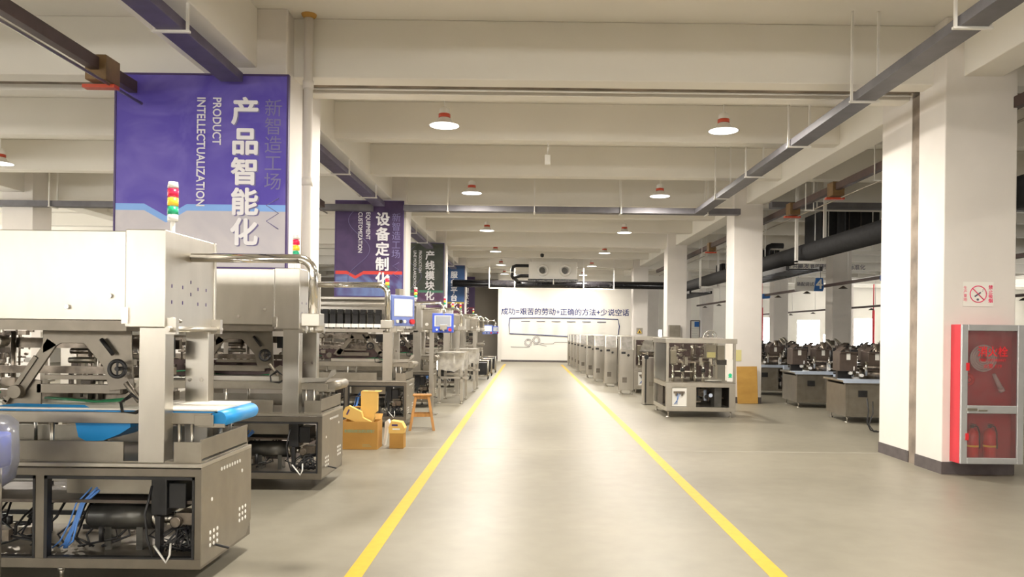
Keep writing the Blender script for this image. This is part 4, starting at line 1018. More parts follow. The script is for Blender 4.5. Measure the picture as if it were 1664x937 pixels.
# ------------------------------------------------------------------ rotary filling machines (left background, right hall)
def make_rotary(dark=False, seed=1):
    """origin centre of base on floor"""
    t = thing('rotary_filling_machine', 'x', 'machine')
    fr = MB()
    for (x, y) in ((-0.75, -0.55), (0.69, -0.55), (-0.75, 0.49), (0.69, 0.49)): fr.box(x, x + 0.06, y, y + 0.06, 0.16, 0.74)
    fr.box(-0.75, 0.75, -0.55, 0.55, 0.12, 0.17).box(-0.75, 0.75, -0.55, -0.50, 0.70, 0.75).box(-0.75, 0.75, 0.5, 0.55, 0.70, 0.75).box(-0.13, -0.08, -0.55, -0.5, 0.17, 0.7)
    to_obj(fr, 'base_frame', 'steel_dull', t, 0.003)
    to_obj(MB().box(-0.75, -0.13, -0.545, -0.53, 0.17, 0.70).box(0.735, 0.75, -0.5, 0.5, 0.17, 0.70).box(-0.75, -0.735, -0.5, 0.5, 0.17, 0.7).box(-0.7, 0.7, 0.51, 0.53, 0.17, 0.70), 'side_panel', 'steel_dull', t)
    to_obj(MB().box(-0.52, -0.36, -0.56, -0.545, 0.48, 0.60).box(-0.49, -0.39, -0.565, -0.56, 0.51, 0.57), 'door_latch', 'black', t, 0.004)
    to_obj(MB().box(-0.80, 0.80, -0.60, 0.60, 0.75, 0.785), 'table_plate', 'steel', t, 0.006)
    to_obj(MB().box(-0.82, 0.40, -0.64, -0.30, 0.786, 0.80).box(-0.82, 0.40, -0.645, -0.635, 0.74, 0.80), 'protective_sheet', 'blue_film' if dark else 'label_white', t)
    mb = MB(); clutter(mb, -0.05, 0.62, -0.4, 0.2, 0.2, 0.66, 30, seed + 40, nm=3, smax=0.09); clutter(mb, -0.6, 0.6, -0.45, 0.4, 0.80, 1.05, 60, seed + 41, nm=3)
    to_obj(mb, 'mechanism', ['mech', 'black', 'white_plastic'], t)['kind'] = 'stuff'
    to_obj(MB().cyl((0, 0, 0.785), (0, 0, 1.0), 0.30, 26).cyl((0, 0, 1.0), (0, 0, 1.04), 0.42, 30).cyl((0, 0, 1.04), (0, 0, 1.45), 0.07, 14), 'turret', 'mech', t)
    for k in range(8):
        a = 2 * PI * k / 8
        to_obj(MB().cyl((0.42 * math.cos(a), 0.42 * math.sin(a), 0.86), (0.42 * math.cos(a), 0.42 * math.sin(a), 1.12), 0.028, 10).cyl((0.42 * math.cos(a), 0.42 * math.sin(a), 1.0), (0.5 * math.cos(a), 0.5 * math.sin(a), 1.0), 0.018, 8), 'gripper', 'chrome', t)
    to_obj(MB().tube([(0.3, -0.5, 0.3), (0.45, -0.58, 0.22), (0.6, -0.6, 0.1), (0.68, -0.62, 0.02)], 0.012, 8), 'air_hose', 'black', t)
    to_obj(MB().box(0.10, 0.22, -0.58, -0.52, 0.19, 0.23).box(0.45, 0.55, -0.57, -0.5, 0.24, 0.30), 'red_valve', 'red', t, 0.008)
    if dark:
        for i, x in enumerate((-0.62, -0.10, 0.42)):
            b = to_obj(MB().box(x - 0.16, x + 0.16, -0.30, 0.10, 0.94, 1.30).box(x - 0.16, x + 0.16, -0.34, -0.30, 1.27, 1.30).prism([(x - 0.15, 1.30), (x - 0.13, 1.30), (x - 0.02, 1.38), (x - 0.04, 1.39)], -0.26, 0.06), 'vacuum_box', 'box_brown', t, 0.008)
            to_obj(MB().box(x - 0.035, x + 0.035, -0.308, -0.30, 1.15, 1.27), 'paper_label', 'label_white', b)
            to_obj(MB().box(x - 0.13, x + 0.13, -0.1, 0.0, 0.785, 0.94), 'bracket', 'black', b)
        mb = MB(); clutter(mb, -0.7, 0.65, 0.12, 0.5, 0.82, 1.36, 70, seed + 60, nm=2, smax=0.10)
        to_obj(mb, 'dark_filler', ['black', 'box_brown'], t)['kind'] = 'stuff'  # dark filler blocks added to darken the band behind the boxes
        to_obj(MB().prism([(-0.16, 1.33), (0.22, 1.47), (0.22, 1.51), (-0.16, 1.38)], -0.42, -0.34, 'yz', Matrix.Translation((0.55, 0, 0))), 'lid_arm', 'steel', t)
        to_obj(MB().box(0.04, 0.36, -0.74, -0.65, 0.04, 0.60), 'control_pedestal', 'steel_dull', t, 0.006)
        to_obj(MB().box(0.0, 0.40, -0.76, -0.65, 0.60, 0.79), 'pedestal_film', 'blue_film', t, 0.006)
    else:
        for (x, y) in ((-0.7, 0.45), (0.65, 0.45), (-0.7, -0.3)): to_obj(MB().box(x, x + 0.05, y, y + 0.05, 0.785, 1.62), 'upright', 'steel', t)
        to_obj(MB().box(-0.72, 0.72, 0.42, 0.52, 1.58, 1.66).box(-0.72, -0.64, -0.3, 0.5, 1.58, 1.66), 'top_rail', 'steel', t)
        mb = MB(); clutter(mb, -0.62, 0.6, -0.3, 0.4, 1.05, 1.55, 75, seed + 50, nm=4, smax=0.07)
        for k in range(5): mb.cyl((-0.5 + k * 0.25, 0.1, 1.0), (-0.5 + k * 0.25, 0.1, 1.5), 0.016, 8)
        mb.m = 1; mb.box(-0.35, -0.1, -0.2, 0.0, 1.32, 1.52).box(0.2, 0.5, -0.15, 0.05, 1.2, 1.38)
        to_obj(mb, 'dosing_heads', ['mech', 'white_plastic', 'chrome', 'steel_dark'], t)['kind'] = 'stuff'
    for (x, y) in ((-0.68, -0.45), (0.66, -0.45), (-0.68, 0.45), (0.66, 0.45)): levelling_foot(x, y, t)
    return t
rl = make_rotary(False, 1)
rl.location = (-5.75, 7.6, 0); rl['label'] = 'filling machine with dosing heads seen under the nearest machine hood'; rl['group'] = 'filling machines in the left background'
for (x, y, rz, lb) in ((-7.7, 8.2, 0.1, 'filling machine at the left photo edge, behind the nearest machine'),
                       (-5.2, 10.4, -0.1, 'filling machine visible behind the second machine, under its hood'),
                       (-8.0, 11.2, 0.2, 'filling machine deep in the left background at the photo edge'),
                       (-5.9, 12.9, 0.0, 'filling machine left of the open topped actuator machine'),
                       (-6.3, 15.4, 0.1, 'distant filling machine left of the open topped actuator machine, second row')):
    c = dup(rl, (x, y, 0), rz, lb)
rd = make_rotary(True, 7)
rd.location = (6.62, 14.6, 0); rd.rotation_euler = (0, 0, R(-4)); rd['group'] = 'dark boxed machines in the right hall'
rd['label'] = 'dark boxed filling machine partly hidden by the near right column'
for (x, y, rz, lb) in ((6.72, 17.5, -0.04, 'dark boxed filling machine with grey pedestal, middle of the right hall front row'),
                       (6.75, 20.9, -0.05, 'dark boxed filling machine just right of the second right column'),
                       (9.2, 19.5, -0.05, 'dark boxed filling machine in the second row behind the near column edge'),
                       (9.3, 23.5, 0.03, 'dark boxed filling machine in the second row under the number sign'),
                       (9.2, 28.0, 0.0, 'dark boxed filling machine in the second row right of second column'),
                       (13.0, 28.0, 0.0, 'dark boxed filling machine silhouetted before the bright far window')):
    dup(rd, (x, y, 0), rz, lb)
# cable loops on the floor by the near column
tag(to_obj(MB().tube([(0, 0, 0.55), (0.02, -0.02, 0.35), (-0.02, -0.06, 0.15), (0.02, -0.1, 0.03), (0.08, -0.10, 0.012), (0.14, -0.06, 0.012)], 0.012, 8)
    .tube([(0.10, 0, 0.5), (0.08, -0.05, 0.30), (0.0, -0.08, 0.12), (0.05, -0.16, 0.014), (0.12, -0.18, 0.014), (0.2, -0.12, 0.014)], 0.010, 8), 'hanging_cables', 'black'),
    'black cables drooping to the floor at the left foot of the near right column', 'cable', loc=(5.72, 12.95, 0))

# ------------------------------------------------------------------ right aisle machines
def body(parent, x0, x1, y0, y1, seed, detail=True):
    zb, zt = 0.65, 1.51
    fr = MB()
    fr.box(x0, x1, y0, y1, 0.12, 0.20)
    fr.box(x0, x1, y0, y0 + 0.05, 0.58, 0.66).box(x0, x1, y1 - 0.05, y1, 0.58, 0.66).box(x0, x0 + 0.05, y0 + 0.05, y1 - 0.05, 0.58, 0.66).box(x1 - 0.05, x1, y0 + .05, y1 - .05, 0.58, 0.66)
    for (x, y) in ((x0, y0), (x1 - 0.12, y0), (x0, y1 - 0.05), (x1 - 0.12, y1 - 0.05)): fr.box(x, x + 0.12, y, y + 0.05, 0.20, 0.58)
    fr.box(x0 + 0.40, x0 + 0.58, y0, y0 + 0.05, 0.20, 0.58)
    fr.box(x0 + 0.06, x1 - 0.06, y1 - 0.03, y1 - 0.01, 0.2, 0.58)
    to_obj(fr, 'base_frame', 'steel', parent, 0.003)
    top = MB()
    top.box(x0 - 0.02, x1 + 0.02, y0 - 0.02, y0 + 0.06, 1.42, 1.51).box(x0 - 0.02, x1 + 0.02, y1 - 0.06, y1 + 0.02, 1.42, 1.51).box(x0 - 0.02, x0 + 0.06, y0 + 0.06, y1 - 0.06, 1.42, 1.51).box(x1 - 0.06, x1 + 0.02, y0 + 0.06, y1 - 0.06, 1.42, 1.51)
    for (x, y) in ((x0, y0), (x1 - 0.05, y0), (x0, y1 - 0.05), (x1 - 0.05, y1 - 0.05)): top.box(x, x + 0.05, y, y + 0.05, 0.66, 1.42)
    to_obj(top, 'upper_frame', 'steel', parent, 0.004)
    to_obj(MB().box(x0, x1, y0, y1, 0.66, 0.675), 'table_plate', 'steel_dull', parent)
    d = MB().box(x0 + 0.06, x0 + 0.62, y0 - 0.004, y0 + 0.004, 0.69, 1.41).box(x0 + 0.64, x1 - 0.06, y0 - 0.004, y0 + 0.004, 0.69, 1.41).box(x0 - 0.004, x0 + 0.004, y0 + 0.06, y1 - 0.06, 0.69, 1.41)
    to_obj(d, 'acrylic_door', 'acrylic', parent)
    cx, cy = (x0 + x1) / 2, (y0 + y1) / 2
    tt = to_obj(MB().cyl((cx, cy, 0.675), (cx, cy, 1.05), 0.06, 16).cyl((cx, cy, 1.02), (cx, cy, 1.06), 0.36, 30).cyl((cx, cy, 1.06), (cx, cy, 1.38), 0.045, 14), 'turntable', 'mech', parent)
    for k in range(8):
        a = 2 * PI * k / 8 + 0.2; c, s_ = math.cos(a), math.sin(a)
        to_obj(MB().box(cx + 0.36 * c - 0.03, cx + 0.36 * c + 0.03, cy + 0.36 * s_ - 0.02, cy + 0.36 * s_ + 0.02, 0.98, 1.14).cyl((cx + 0.36 * c, cy + 0.36 * s_, 1.0), (cx + 0.46 * c, cy + 0.46 * s_, 0.97), 0.014, 8), 'gripper', 'chrome', tt)
    mb = MB(); clutter(mb, x0 + 0.15, x1 - 0.2, y0 + 0.25, y1 - 0.2, 1.02, 1.38, 80, seed, nm=3, smax=0.06)
    to_obj(mb, 'dosing_mechanism', ['mech', 'chrome', 'steel_dark'], parent)['kind'] = 'stuff'
    sh = MB()
    for (dx, dy) in ((0.16, 0.18), (0.34, 0.14), (0.60, 0.22), (0.74, 0.15), (0.95, 0.5)): sh.cyl((x0 + dx, y0 + dy, 0.675), (x0 + dx, y0 + dy, 1.05), 0.02, 12).cyl((x0 + dx, y0 + dy, 0.675), (x0 + dx, y0 + dy, 0.83), 0.03, 12)
    to_obj(sh, 'guide_shafts', 'chrome', parent)
    to_obj(MB().cyl((x0 + 0.34, y0 + 0.14, 0.87), (x0 + 0.34, y0 + 0.14, 0.94), 0.045, 16).cyl((x0 + 0.74, y0 + 0.15, 0.86), (x0 + 0.74, y0 + 0.15, 0.93), 0.04, 16).box(x1 - 0.24, x1 - 0.1, y0 + 0.3, y0 + 0.5, 1.0, 1.1), 'clamp_knob', 'black', parent)
    to_obj(MB().cyl((x0 + 0.40, y0 + 0.35, 0.86), (x0 + 0.40, y0 + 0.35, 0.87), 0.17, 24).cyl((x0 + .95, y0 + .35, 0.69), (x0 + .95, y0 + .35, 0.70), 0.2, 24), 'tray_disc', 'white_plastic', parent)
    bx = to_obj(MB().box(x0 + 0.78, x0 + 0.98, y0 + 0.10, y0 + 0.30, 1.13, 1.40).box(x1 - 0.32, x1 - 0.18, y0 + 0.15, y0 + 0.4, 1.10, 1.38).box(x0 + 0.10, x0 + 0.22, y0 + 0.12, y0 + 0.25, 1.02, 1.28), 'printer_box', 'steel_dull', parent, 0.006)
    to_obj(MB().box(x0 + 0.80, x0 + 0.96, y0 + 0.094, y0 + 0.10, 1.15, 1.25), 'box_label', 'label_yellow', bx)
    st = to_obj(MB().box(x1 - 0.17, x1 - 0.06, y0 - 0.012, y0 - 0.005, 0.70, 1.12), 'warning_strip', 'label_white', parent)
    to_obj(MB().cyl((x1 - 0.11, y0 - 0.012, 0.82), (x1 - 0.11, y0 - 0.015, 0.82), 0.035, 16).box(x1 - 0.145, x1 - 0.075, y0 - 0.014, y0 - 0.012, 0.77, 0.79), 'green_mark', 'green_label', st)
    # lower openings
    to_obj(MB().box(x0 + 0.12, x0 + 0.40, y0 + 0.03, y0 + 0.04, 0.21, 0.57), 'pneumatic_board', 'label_white', parent)
    mb = MB()
    for k in range(3): mb.tube([(x0 + 0.18 + k * 0.04, y0 + 0.02, 0.48), (x0 + 0.2 + k * 0.03, y0 + 0.0, 0.42), (x0 + 0.24 - k * 0.01, y0 + 0.01, 0.36), (x0 + 0.16 + k * 0.03, y0 + 0.02, 0.25)], 0.0045, 6)
    to_obj(mb, 'air_tubes', ['blue_tube'], parent)
    to_obj(MB().box(x0 + 0.15, x0 + 0.36, y0 + 0.0, y0 + 0.03, 0.46, 0.50).cyl((x0 + .2, y0, 0.42), (x0 + .2, y0, 0.47), 0.02, 10).cyl((x0 + .31, y0, 0.42), (x0 + .31, y0, 0.47), 0.02, 10), 'air_regulator', 'mech', parent)
    mb = MB(); clutter(mb, x0 + 0.62, x1 - 0.16, y0 + 0.08, y1 - 0.2, 0.21, 0.5, 44, seed + 3, nm=4, smax=0.1)
    to_obj(mb, 'drive_mechanism', ['steel_dark', 'black', 'mech', 'blue_film'], parent)['kind'] = 'stuff'
    to_obj(MB().box(x1 - 0.38, x1 - 0.24, y0 + 0.1, y0 + 0.4, 0.20, 0.57), 'inverter', 'grey_motor', parent, 0.005)
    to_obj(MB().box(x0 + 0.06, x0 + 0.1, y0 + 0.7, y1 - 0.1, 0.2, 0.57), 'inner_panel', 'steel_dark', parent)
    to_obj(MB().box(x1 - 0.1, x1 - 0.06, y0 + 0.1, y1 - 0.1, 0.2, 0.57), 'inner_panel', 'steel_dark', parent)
    to_obj(MB().box(x0 + 0.1, x1 - 0.1, y1 - 0.04, y1 - 0.03, 0.70, 1.41), 'dark_backdrop', 'dark_red', parent)  # dark panel added to darken the view behind the clear doors
    for (x, y) in ((x0 + 0.06, y0 + 0.06), (x1 - 0.08, y0 + 0.06), (x0 + 0.06, y1 - 0.08), (x1 - 0.08, y1 - 0.08)): levelling_foot(x, y, parent)

m = thing('pouch_packing_machine', 'nearest pouch packing machine right of the aisle with clear doors and green sticker', 'machine', (2.65, 14.7, 0))
m['group'] = 'pouch packing machines right of the aisle'
body(m, 0.0, 1.33, 0.0, 1.45, 31)
to_obj(MB().box(0.8, 1.2, 0.5, 0.9, 1.51, 1.53).cyl((0.95, 0.7, 1.53), (0.95, 0.7, 1.62), 0.02, 10).cyl((1.05, 0.7, 1.53), (1.05, 0.7, 1.64), 0.015, 10).ring((1.0, 0.7, 1.53), 0.14, 0.008, 'y', 18, 6), 'roof_fitting', 'chrome', m)

def make_right():
    t = thing('pouch_packing_machine', 'x', 'machine', group='pouch packing machines right of the aisle')
    W = 0.36
    tw = to_obj(MB().box(0, W, 0, 0.30, 0.10, 1.18).prism([(0.0, 1.18), (0.30, 1.18), (0.30, 1.50), (0.06, 1.50)], 0.0, W, 'yz'), 'control_cabinet', 'steel', t, 0.006)
    to_obj(MB().prism([(-0.012, 1.16), (0.05, 1.50), (0.045, 1.505), (-0.02, 1.16)], 0.03, W - 0.03, 'yz'), 'screen_film', 'grey_film', tw)
    to_obj(MB().box(0.05, W - 0.05, 0.012, 0.03, 1.22, 1.26), 'screen_edge', 'steel_dark', tw)
    to_obj(MB().box(0.04, 0.15, -0.008, 0.0, 1.05, 1.11), 'nameplate', 'black', tw)
    to_obj(MB().lathe([(0.001, 0.07), (0.02, 0.065), (0.035, 0.045), (0.03, 0.02), (0.012, 0.0)], (0.22, 0.0, 1.02), 14, 'y'), 'rotary_knob', 'black', tw)
    vg = to_obj(MB().box(0.07, 0.19, -0.006, 0.0, 0.30, 0.44), 'vent_grille', 'steel_dark', tw)
    mb = MB()
    for k in range(5): mb.box(0.07, 0.19, -0.01, -0.006, 0.315 + k * 0.026, 0.325 + k * 0.026)
    to_obj(mb, 'grille_slats', 'steel_dull', vg)
    to_obj(MB().box(0, 0.004, 0.30, 0.34, 0.15, 1.2).box(W, W + 0.012, 0.02, 0.28, 0.14, 1.15), 'cabinet_door_edge', 'steel_dark', tw)
    body(t, 0.42, 1.65, 0.35, 1.85, 57)
    to_obj(MB().box(0.42, 0.64, 0.40, 0.415, 0.19, 0.60), 'access_hatch', 'black', t)
    to_obj(MB().add([(0.55, 0.3, 1.12), (0.95, 0.3, 1.12), (0.95, 0.65, 1.44), (0.75, 0.65, 1.44), (0.55, 0.32, 1.1), (0.95, 0.32, 1.1), (0.95, 0.67, 1.42), (0.75, 0.67, 1.42)],
        [(0, 1, 2, 3), (7, 6, 5, 4), (0, 4, 5, 1), (1, 5, 6, 2), (2, 6, 7, 3), (3, 7, 4, 0)]), 'film_chute', 'grey_film', t)
    for (x, y) in ((0.05, 0.05), (W - 0.05, 0.05), (0.05, 0.25)): levelling_foot(x, y, t)
    return t
r0 = make_right()
rspots = [(2.42, 20.2), (2.30, 22.9), (2.17, 25.1), (2.09, 27.3), (2.04, 30.2), (2.02, 32.0), (2.0, 33.8), (1.98, 35.8), (1.96, 37.8)]
rl_lab = ['second pouch packing machine from the camera right of the aisle, with tall control cabinet',
          'third pouch packing machine from the camera right of the aisle',
          'fourth pouch packing machine from the camera right of the aisle',
          'fifth pouch packing machine from the camera right of the aisle',
          'sixth pouch packing machine from the camera right of the aisle, showing its narrow cabinet side',
          'seventh pouch packing machine from the camera right of the aisle',
          'eighth pouch packing machine from the camera right of the aisle',
          'ninth pouch packing machine from the camera, next to last right of the aisle',
          'farthest pouch packing machine right of the aisle, nearest the white end wall']
for i, (x, y) in enumerate(rspots):
    o = r0 if i == 0 else copy_tree(r0)
    o.location = (x, y, 0); o['label'] = rl_lab[i]
    if i >= 4: o.scale = (1, 0.85, 1)
# open cabinet beside the nearest machine
t = thing('control_pedestal', 'narrow steel control pedestal with black side slot behind the nearest right machine', 'control cabinet', (2.60, 17.2, 0))
to_obj(MB().box(0.06, 0.26, 0, 0.30, 0.02, 1.06), 'housing', 'steel', t, 0.005)
to_obj(MB().box(0.0, 0.03, -0.02, 0.3, 0.02, 1.08), 'open_door', 'steel', t, 0.004)
to_obj(MB().box(0.03, 0.06, 0.0, 0.3, 0.05, 1.04), 'cable_slot', 'black', t)
to_obj(MB().cyl((0.05, 0.0, 1.07), (0.05, -0.05, 1.07), 0.05, 16), 'rotary_knob', 'black', t)
to_obj(MB().box(0.12, 0.22, -0.004, 0.0, 0.42, 0.52), 'socket_plate', 'steel_dull', t)

# ------------------------------------------------------------------ fire cabinet and notices on near right column
fc = thing('fire_hydrant_cabinet', 'red fire hydrant cabinet with aluminium glazed door on the near right column', 'fire cabinet', (4.93, 8.74, 0.16))
W, H, Dp = 0.715, 1.585, 0.225
sh = MB().box(0, 0.012, 0.03, Dp, 0, H).box(W - 0.012, W, 0.03, Dp, 0, H).box(0.012, W - 0.012, Dp - 0.012, Dp, 0, H).box(0.012, W - 0.012, 0.03, Dp - 0.012, 0, 0.012).box(0.012, W - 0.012, 0.03, Dp - 0.012, H - 0.012, H).box(0.012, W - 0.012, 0.05, Dp - 0.012, 0.60, 0.615)
to_obj(sh, 'cabinet_shell', 'red_box', fc)
dr = to_obj(MB().box(0, 0.075, 0, 0.03, 0, H).box(W - 0.075, W, 0, 0.03, 0, H).box(0.075, W - 0.075, 0, 0.03, 0, 0.07).box(0.075, W - 0.075, 0, 0.03, H - 0.07, H).box(0.075, W - 0.075, 0, 0.03, 0.575, 0.665), 'door_frame', 'alu', fc, 0.006)
to_obj(MB().box(0.07, W - 0.07, 0.012, 0.018, 0.065, 0.58).box(0.07, W - 0.07, 0.012, 0.018, 0.66, H - 0.065), 'door_glass', 'tint_glass', dr)
text('消火栓', 0.125, 'red', dr, (0.36, 0.010, 1.27), 'lettering', ext=0.001, offset=0.002, wx=0.92)
text('FIRE HYDRANT', 0.045, 'red', dr, (0.36, 0.010, 1.18), 'english_lettering', ext=0.001)
text('火警 119', 0.055, 'red', dr, (0.36, 0.010, 1.11), 'small_lettering', ext=0.001)
to_obj(MB().box(0.05, 0.09, -0.008, 0.0, 1.06, 1.15), 'red_hinge', 'red', dr, 0.004)
to_obj(MB().box(0.05, 0.09, -0.008, 0.0, 0.27, 0.35), 'red_hinge', 'red', dr, 0.004)
to_obj(MB().box(0.06, 0.18, -0.014, 0.0, 0.605, 0.635).box(0.19, 0.30, -0.008, 0.0, 0.60, 0.62), 'door_latch', 'steel', dr, 0.003)
to_obj(MB().ring((0.14, 0.11, 0.95), 0.055, 0.022, 'y', 20, 8).cyl((0.14, 0.08, 0.95), (0.14, 0.20, 0.95), 0.02, 12), 'hydrant_valve', 'red_glow', fc)
rn = random.Random(2)
hs = MB()
for k in range(5): hs.ring((0.32, 0.12, 1.20), 0.05 + k * 0.024, 0.0115, 'y', 28, 6)
to_obj(hs, 'hose_reel', 'white_plastic', fc)
to_obj(MB().cyl((0.44, 0.12, 1.02), (0.52, 0.12, 0.86), 0.018, 12, 0.028).cyl((0.52, 0.12, 0.86), (0.54, .12, .82), 0.032, 14), 'hose_nozzle', 'white_plastic', fc)
for i, (x, lb) in enumerate(((0.20, 'left red fire extinguisher standing in the lower fire cabinet'), (0.40, 'right red fire extinguisher standing in the lower fire cabinet'))):
    e = thing('fire_extinguisher', lb, 'fire extinguisher', (4.93 + x, 8.86, 0.173), group='extinguishers in the fire cabinet')
    to_obj(MB().lathe([(0.001, 0.0), (0.062, 0.003), (0.066, 0.02), (0.066, 0.30), (0.055, 0.345), (0.022, 0.37), (0.018, 0.39), (0.001, 0.39)], n=22), 'cylinder', 'red_glow', e)
    to_obj(MB().cyl((0, 0, 0.17), (0, 0, 0.19), 0.0668, 22), 'label_band', 'stack_yellow', e)
    to_obj(MB().cyl((0, 0, 0.385), (0, 0, 0.42), 0.02, 12).box(-0.012, 0.012, -0.07, 0.02, 0.425, 0.432).box(-0.012, 0.012, -0.06, 0.02, 0.405, 0.412), 'valve_handle', 'black', e)
    to_obj(MB().tube([(0.02, 0, 0.41), (0.06, 0, 0.40), (0.078, -0.01, 0.33), (0.076, -0.02, 0.15)], 0.008, 8), 'hose', 'black', e)

ns = thing('no_smoking_sign', 'white no smoking notice with red ring above the fire cabinet', 'sign', (5.24, 8.966, 1.96))
Wn, Hn = 0.355, 0.285
to_obj(MB().box(-Wn / 2, Wn / 2, -0.003, 0.0, 0, Hn), 'notice_sheet', 'label_white', ns)
to_obj(MB().ring((0, -0.005, Hn / 2), 0.095, 0.0055, 'y', 36, 6).cyl((-0.067, -0.005, Hn / 2 + 0.067), (0.067, -0.005, Hn / 2 - 0.067), 0.0055, 6), 'prohibition_ring', 'pink', ns)
to_obj(MB().box(-0.05, 0.035, -0.006, -0.003, -0.008, 0.008, Matrix.Translation((0, 0, Hn / 2)) @ Matrix.Rotation(R(-35), 4, 'Y')).cyl((-0.005, -0.003, 0.08), (-0.005, -0.006, 0.08), 0.014, 10).tube([(0.04, -0.005, 0.17), (0.055, -0.005, 0.18), (0.05, -0.005, 0.195), (0.065, -0.005, 0.205)], 0.002, 5), 'cigarette_symbol', 'ink_grey', ns)
text('禁\n止\n吸\n烟', 0.052, 'pink', ns, (0.145, -0.004, Hn / 2), ext=0.001, offset=0.001)
text('生\n产\n重\n地', 0.045, 'pink', ns, (-0.150, -0.004, Hn / 2), 'side_lettering', ext=0.001)

# plywood, notices, box on other right columns
tag(to_obj(MB().box(-0.235, 0.235, -0.012, 0.012, 0, 0.86), 'plywood_board', 'ply', None, 0.002), 'yellow brown plywood board leaning against the second right column', 'board', loc=(5.10, 17.78, 0.003))
bpy.context.scene.objects['plywood_board'].rotation_euler = (R(-4.5), R(-1.2), 0)
tag(to_obj(MB().box(0, 0.17, 0, 0.004, 0, 0.26).box(0.02, 0.15, -0.001, 0, 0.02, 0.24), 'paper_notice', 'label_yellow'), 'pale paper notice on the second right column above the plywood', 'notice', loc=(4.80, 17.894, 0.98))
t = thing('wall_junction_box', 'grey electrical box fixed to the third right column', 'electrical box', (4.62, 26.25, 1.47))
to_obj(MB().box(0.20, 0.58, 0, 0.19, 0.0, 0.42), 'housing', 'steel_dull', t, 0.01)
to_obj(MB().box(0.22, 0.56, -0.006, 0, 0.02, 0.40), 'cover', 'steel_dull', t)
t = thing('warning_sign', 'small yellow triangular warning sign on the fourth right column', 'sign', (5.07, 34.99, 1.60))
to_obj(MB().box(-0.14, 0.14, 0, 0.004, -0.04, 0.24), 'backing', 'grey_paint', t)
to_obj(MB().prism([(-0.10, 0), (0.10, 0), (0, 0.18)], -0.006, 0), 'triangle', 'stack_yellow', t)
to_obj(MB().prism([(-0.06, 0.02), (0.06, 0.02), (0, 0.13)], -0.008, -0.006), 'triangle_symbol', 'black', t)
t = thing('notice_board', 'tall framed notice board far off between the second and third right columns', 'notice board', (8.02, 38.0, 0))
to_obj(MB().box(0.0, 0.04, 0, 0.04, 0, 2.27).box(0.44, 0.48, 0, 0.04, 0, 2.27).box(0, 0.48, 0, 0.04, 2.23, 2.27), 'frame', 'dark_red', t)
to_obj(MB().box(0.04, 0.44, 0.01, 0.03, 0.4, 2.23), 'panel', 'label_white', t)
to_obj(MB().box(0.20, 0.43, 0.004, 0.01, 1.95, 2.2), 'blue_heading', 'sign_blue', t)
mb = MB()
for k in range(12): mb.box(0.08, 0.42 - 0.04 * (k % 3), 0.005, 0.01, 1.85 - k * 0.12, 1.88 - k * 0.12)
to_obj(mb, 'printed_lines', 'ink_pale', t)

# ------------------------------------------------------------------ cardboard boxes and stool
def carton(name, label, loc, w, d, h, rz=0.0, flaps=True):
    t = thing(name, label, 'box', loc, rz)
    th = 0.006
    to_obj(MB().box(0, w, 0, th, 0, h).box(0, w, d - th, d, 0, h).box(0, th, th, d - th, 0, h).box(w - th, w, th, d - th, 0, h).box(th, w - th, th, d - th, 0, th), 'carton_body', 'card', t)
    if flaps:
        to_obj(MB().box(0, w * 0.98, 0, th, 0, d * 0.35, Matrix.Translation((0, d, h)) @ Matrix.Rotation(R(-55), 4, 'X')), 'flap', 'card_dark', t)
    return t
bx = carton('cardboard_box', 'large open cardboard box holding die cut cartons beside the second left machine', (-2.50, 10.30, 0), 0.50, 0.34, 0.37)
to_obj(MB().box(0.06, 0.46, -0.002, 0.0, 0.225, 0.265), 'printed_band', 'card_ink', bx)
text('自动包装机械设备', 0.05, 'card', bx, (0.27, -0.004, 0.245), ext=0.0005)
to_obj(MB().box(0.30, 0.42, -0.001, 0.0, 0.04, 0.045).box(0.30, 0.40, -0.001, 0.0, 0.06, 0.065), 'printed_line', 'card_ink', bx)
hb1 = thing('handled_carton', 'tall cardboard carton with hand slot standing up out of the big box', 'carton', (-2.24, 10.46, 0.30))
to_obj(MB().prism([(0.03, 0.0), (0.13, 0.0), (0.165, 0.12), (0.165, 0.16), (0.20, 0.20), (0.20, 0.46), (-0.02, 0.46), (-0.02, 0.20), (0.0, 0.16)], 0, 0.10, 'xz'), 'carton_body', 'card_light', hb1)
to_obj(MB().box(-0.015, 0.24, -0.01, 0.15, 0.46, 0.468), 'lid_flap', 'card_light', hb1)
to_obj(MB().box(0.06, 0.16, 0.05, 0.07, 0.4685, 0.471), 'hand_slot', 'frame_dark', hb1)
hb2 = thing('handled_carton', 'tilted cardboard carton with hand slot lying on the left of the big box', 'carton', (-2.50, 10.34, 0.44))
Tm = Matrix.Rotation(R(26), 4, 'Y')
to_obj(MB().prism([(0.0, 0.0), (0.0, 0.13), (0.03, 0.17), (0.22, 0.17), (0.27, 0.11), (0.40, 0.11), (0.44, 0.0), (0.28, -0.02), (0.24, 0.02)], 0, 0.09, 'xz', Tm), 'carton_body', 'card_light', hb2)
to_obj(MB().box(0.05, 0.07, -0.003, 0.0, 0.05, 0.13, Tm), 'hand_slot', 'frame_dark', hb2)
hb3 = thing('strapping_loop', 'brown rolled strapping loop leaning behind the tilted carton in the big box', 'roll', (-2.33, 10.60, 0.42))
to_obj(MB().ring((0, 0, 0), 0.12, 0.014, 'y', 26, 8), 'loop', 'card_dark', hb3)
tag(to_obj(MB().prism([(0.0, 0.0), (0.02, 0.0), (0.05, 0.2), (0.085, 0.31), (0.06, 0.36), (0.02, 0.33), (0.015, 0.2)], 0, 0.14), 'paper_sheet', 'label_white', None), 'crumpled white paper sleeve between the big box and small box', 'paper', loc=(-1.988, 10.66, 0.0))
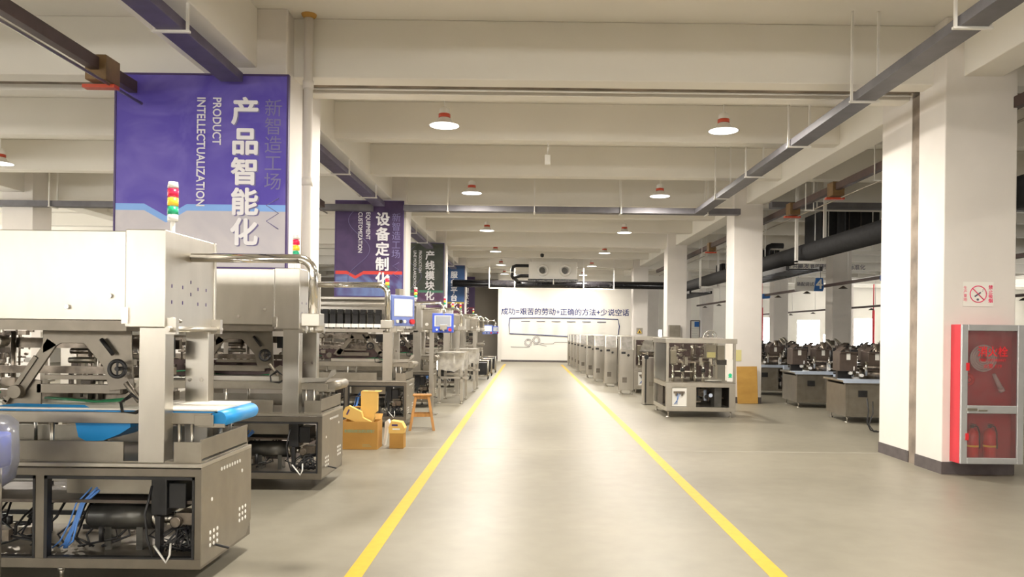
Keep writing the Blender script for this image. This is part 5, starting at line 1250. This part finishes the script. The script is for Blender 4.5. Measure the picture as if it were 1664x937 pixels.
sb = carton('cardboard_box', 'small tall cardboard box standing right of the big open box', (-1.86, 10.42, 0), 0.19, 0.20, 0.20, flaps=False)
hc = thing('handled_carton', 'small handled cardboard carton stacked on top of the small box', 'carton', (-1.87, 10.42, 0.203))
to_obj(MB().prism([(0.0, 0.0), (0.20, 0.0), (0.215, 0.07), (0.17, 0.15), (0.03, 0.17), (-0.005, 0.08)], 0, 0.18), 'carton_body', 'card_light', hc)
to_obj(MB().box(0.05, 0.15, -0.003, 0, 0.05, 0.07), 'hand_slot', 'label_white', hc)
to_obj(MB().box(0.04, 0.12, -0.003, 0, 0.10, 0.125), 'upper_slot', 'frame_dark', hc)

st = thing('wooden_stool', 'four legged wooden stool standing between machines and the yellow line', 'stool', (-1.70, 12.45, 0), R(8))
to_obj(MB().box(-0.15, 0.15, -0.11, 0.11, 0.545, 0.575), 'seat', 'wood', st, 0.008)
for (sx, sy) in ((-1, -1), (1, -1), (-1, 1), (1, 1)):
    b0 = Vector((sx * 0.19, sy * 0.15, 0)); t0 = Vector((sx * 0.10, sy * 0.07, 0.545)); q = 0.022
    vs = [(b0.x - q, b0.y - q, 0), (b0.x + q, b0.y - q, 0), (b0.x + q, b0.y + q, 0), (b0.x - q, b0.y + q, 0), (t0.x - q, t0.y - q, t0.z), (t0.x + q, t0.y - q, t0.z), (t0.x + q, t0.y + q, t0.z), (t0.x - q, t0.y + q, t0.z)]
    to_obj(MB().add(vs, [(3, 2, 1, 0), (4, 5, 6, 7), (0, 1, 5, 4), (1, 2, 6, 5), (2, 3, 7, 6), (3, 0, 4, 7)]), 'leg', 'wood', st, 0.003)
for (z, f) in ((0.22, 0.155), (0.50, 0.105)):
    for s_ in (-1, 1):
        g_ = f * 0.75
        to_obj(MB().box(-f + 0.012, f - 0.012, s_ * g_ - 0.010, s_ * g_ + 0.010, z, z + 0.05), 'stretcher', 'wood', st)
        to_obj(MB().box(s_ * f - 0.010, s_ * f + 0.010, -g_ + 0.01, g_ - 0.01, z, z + 0.05), 'stretcher', 'wood', st)
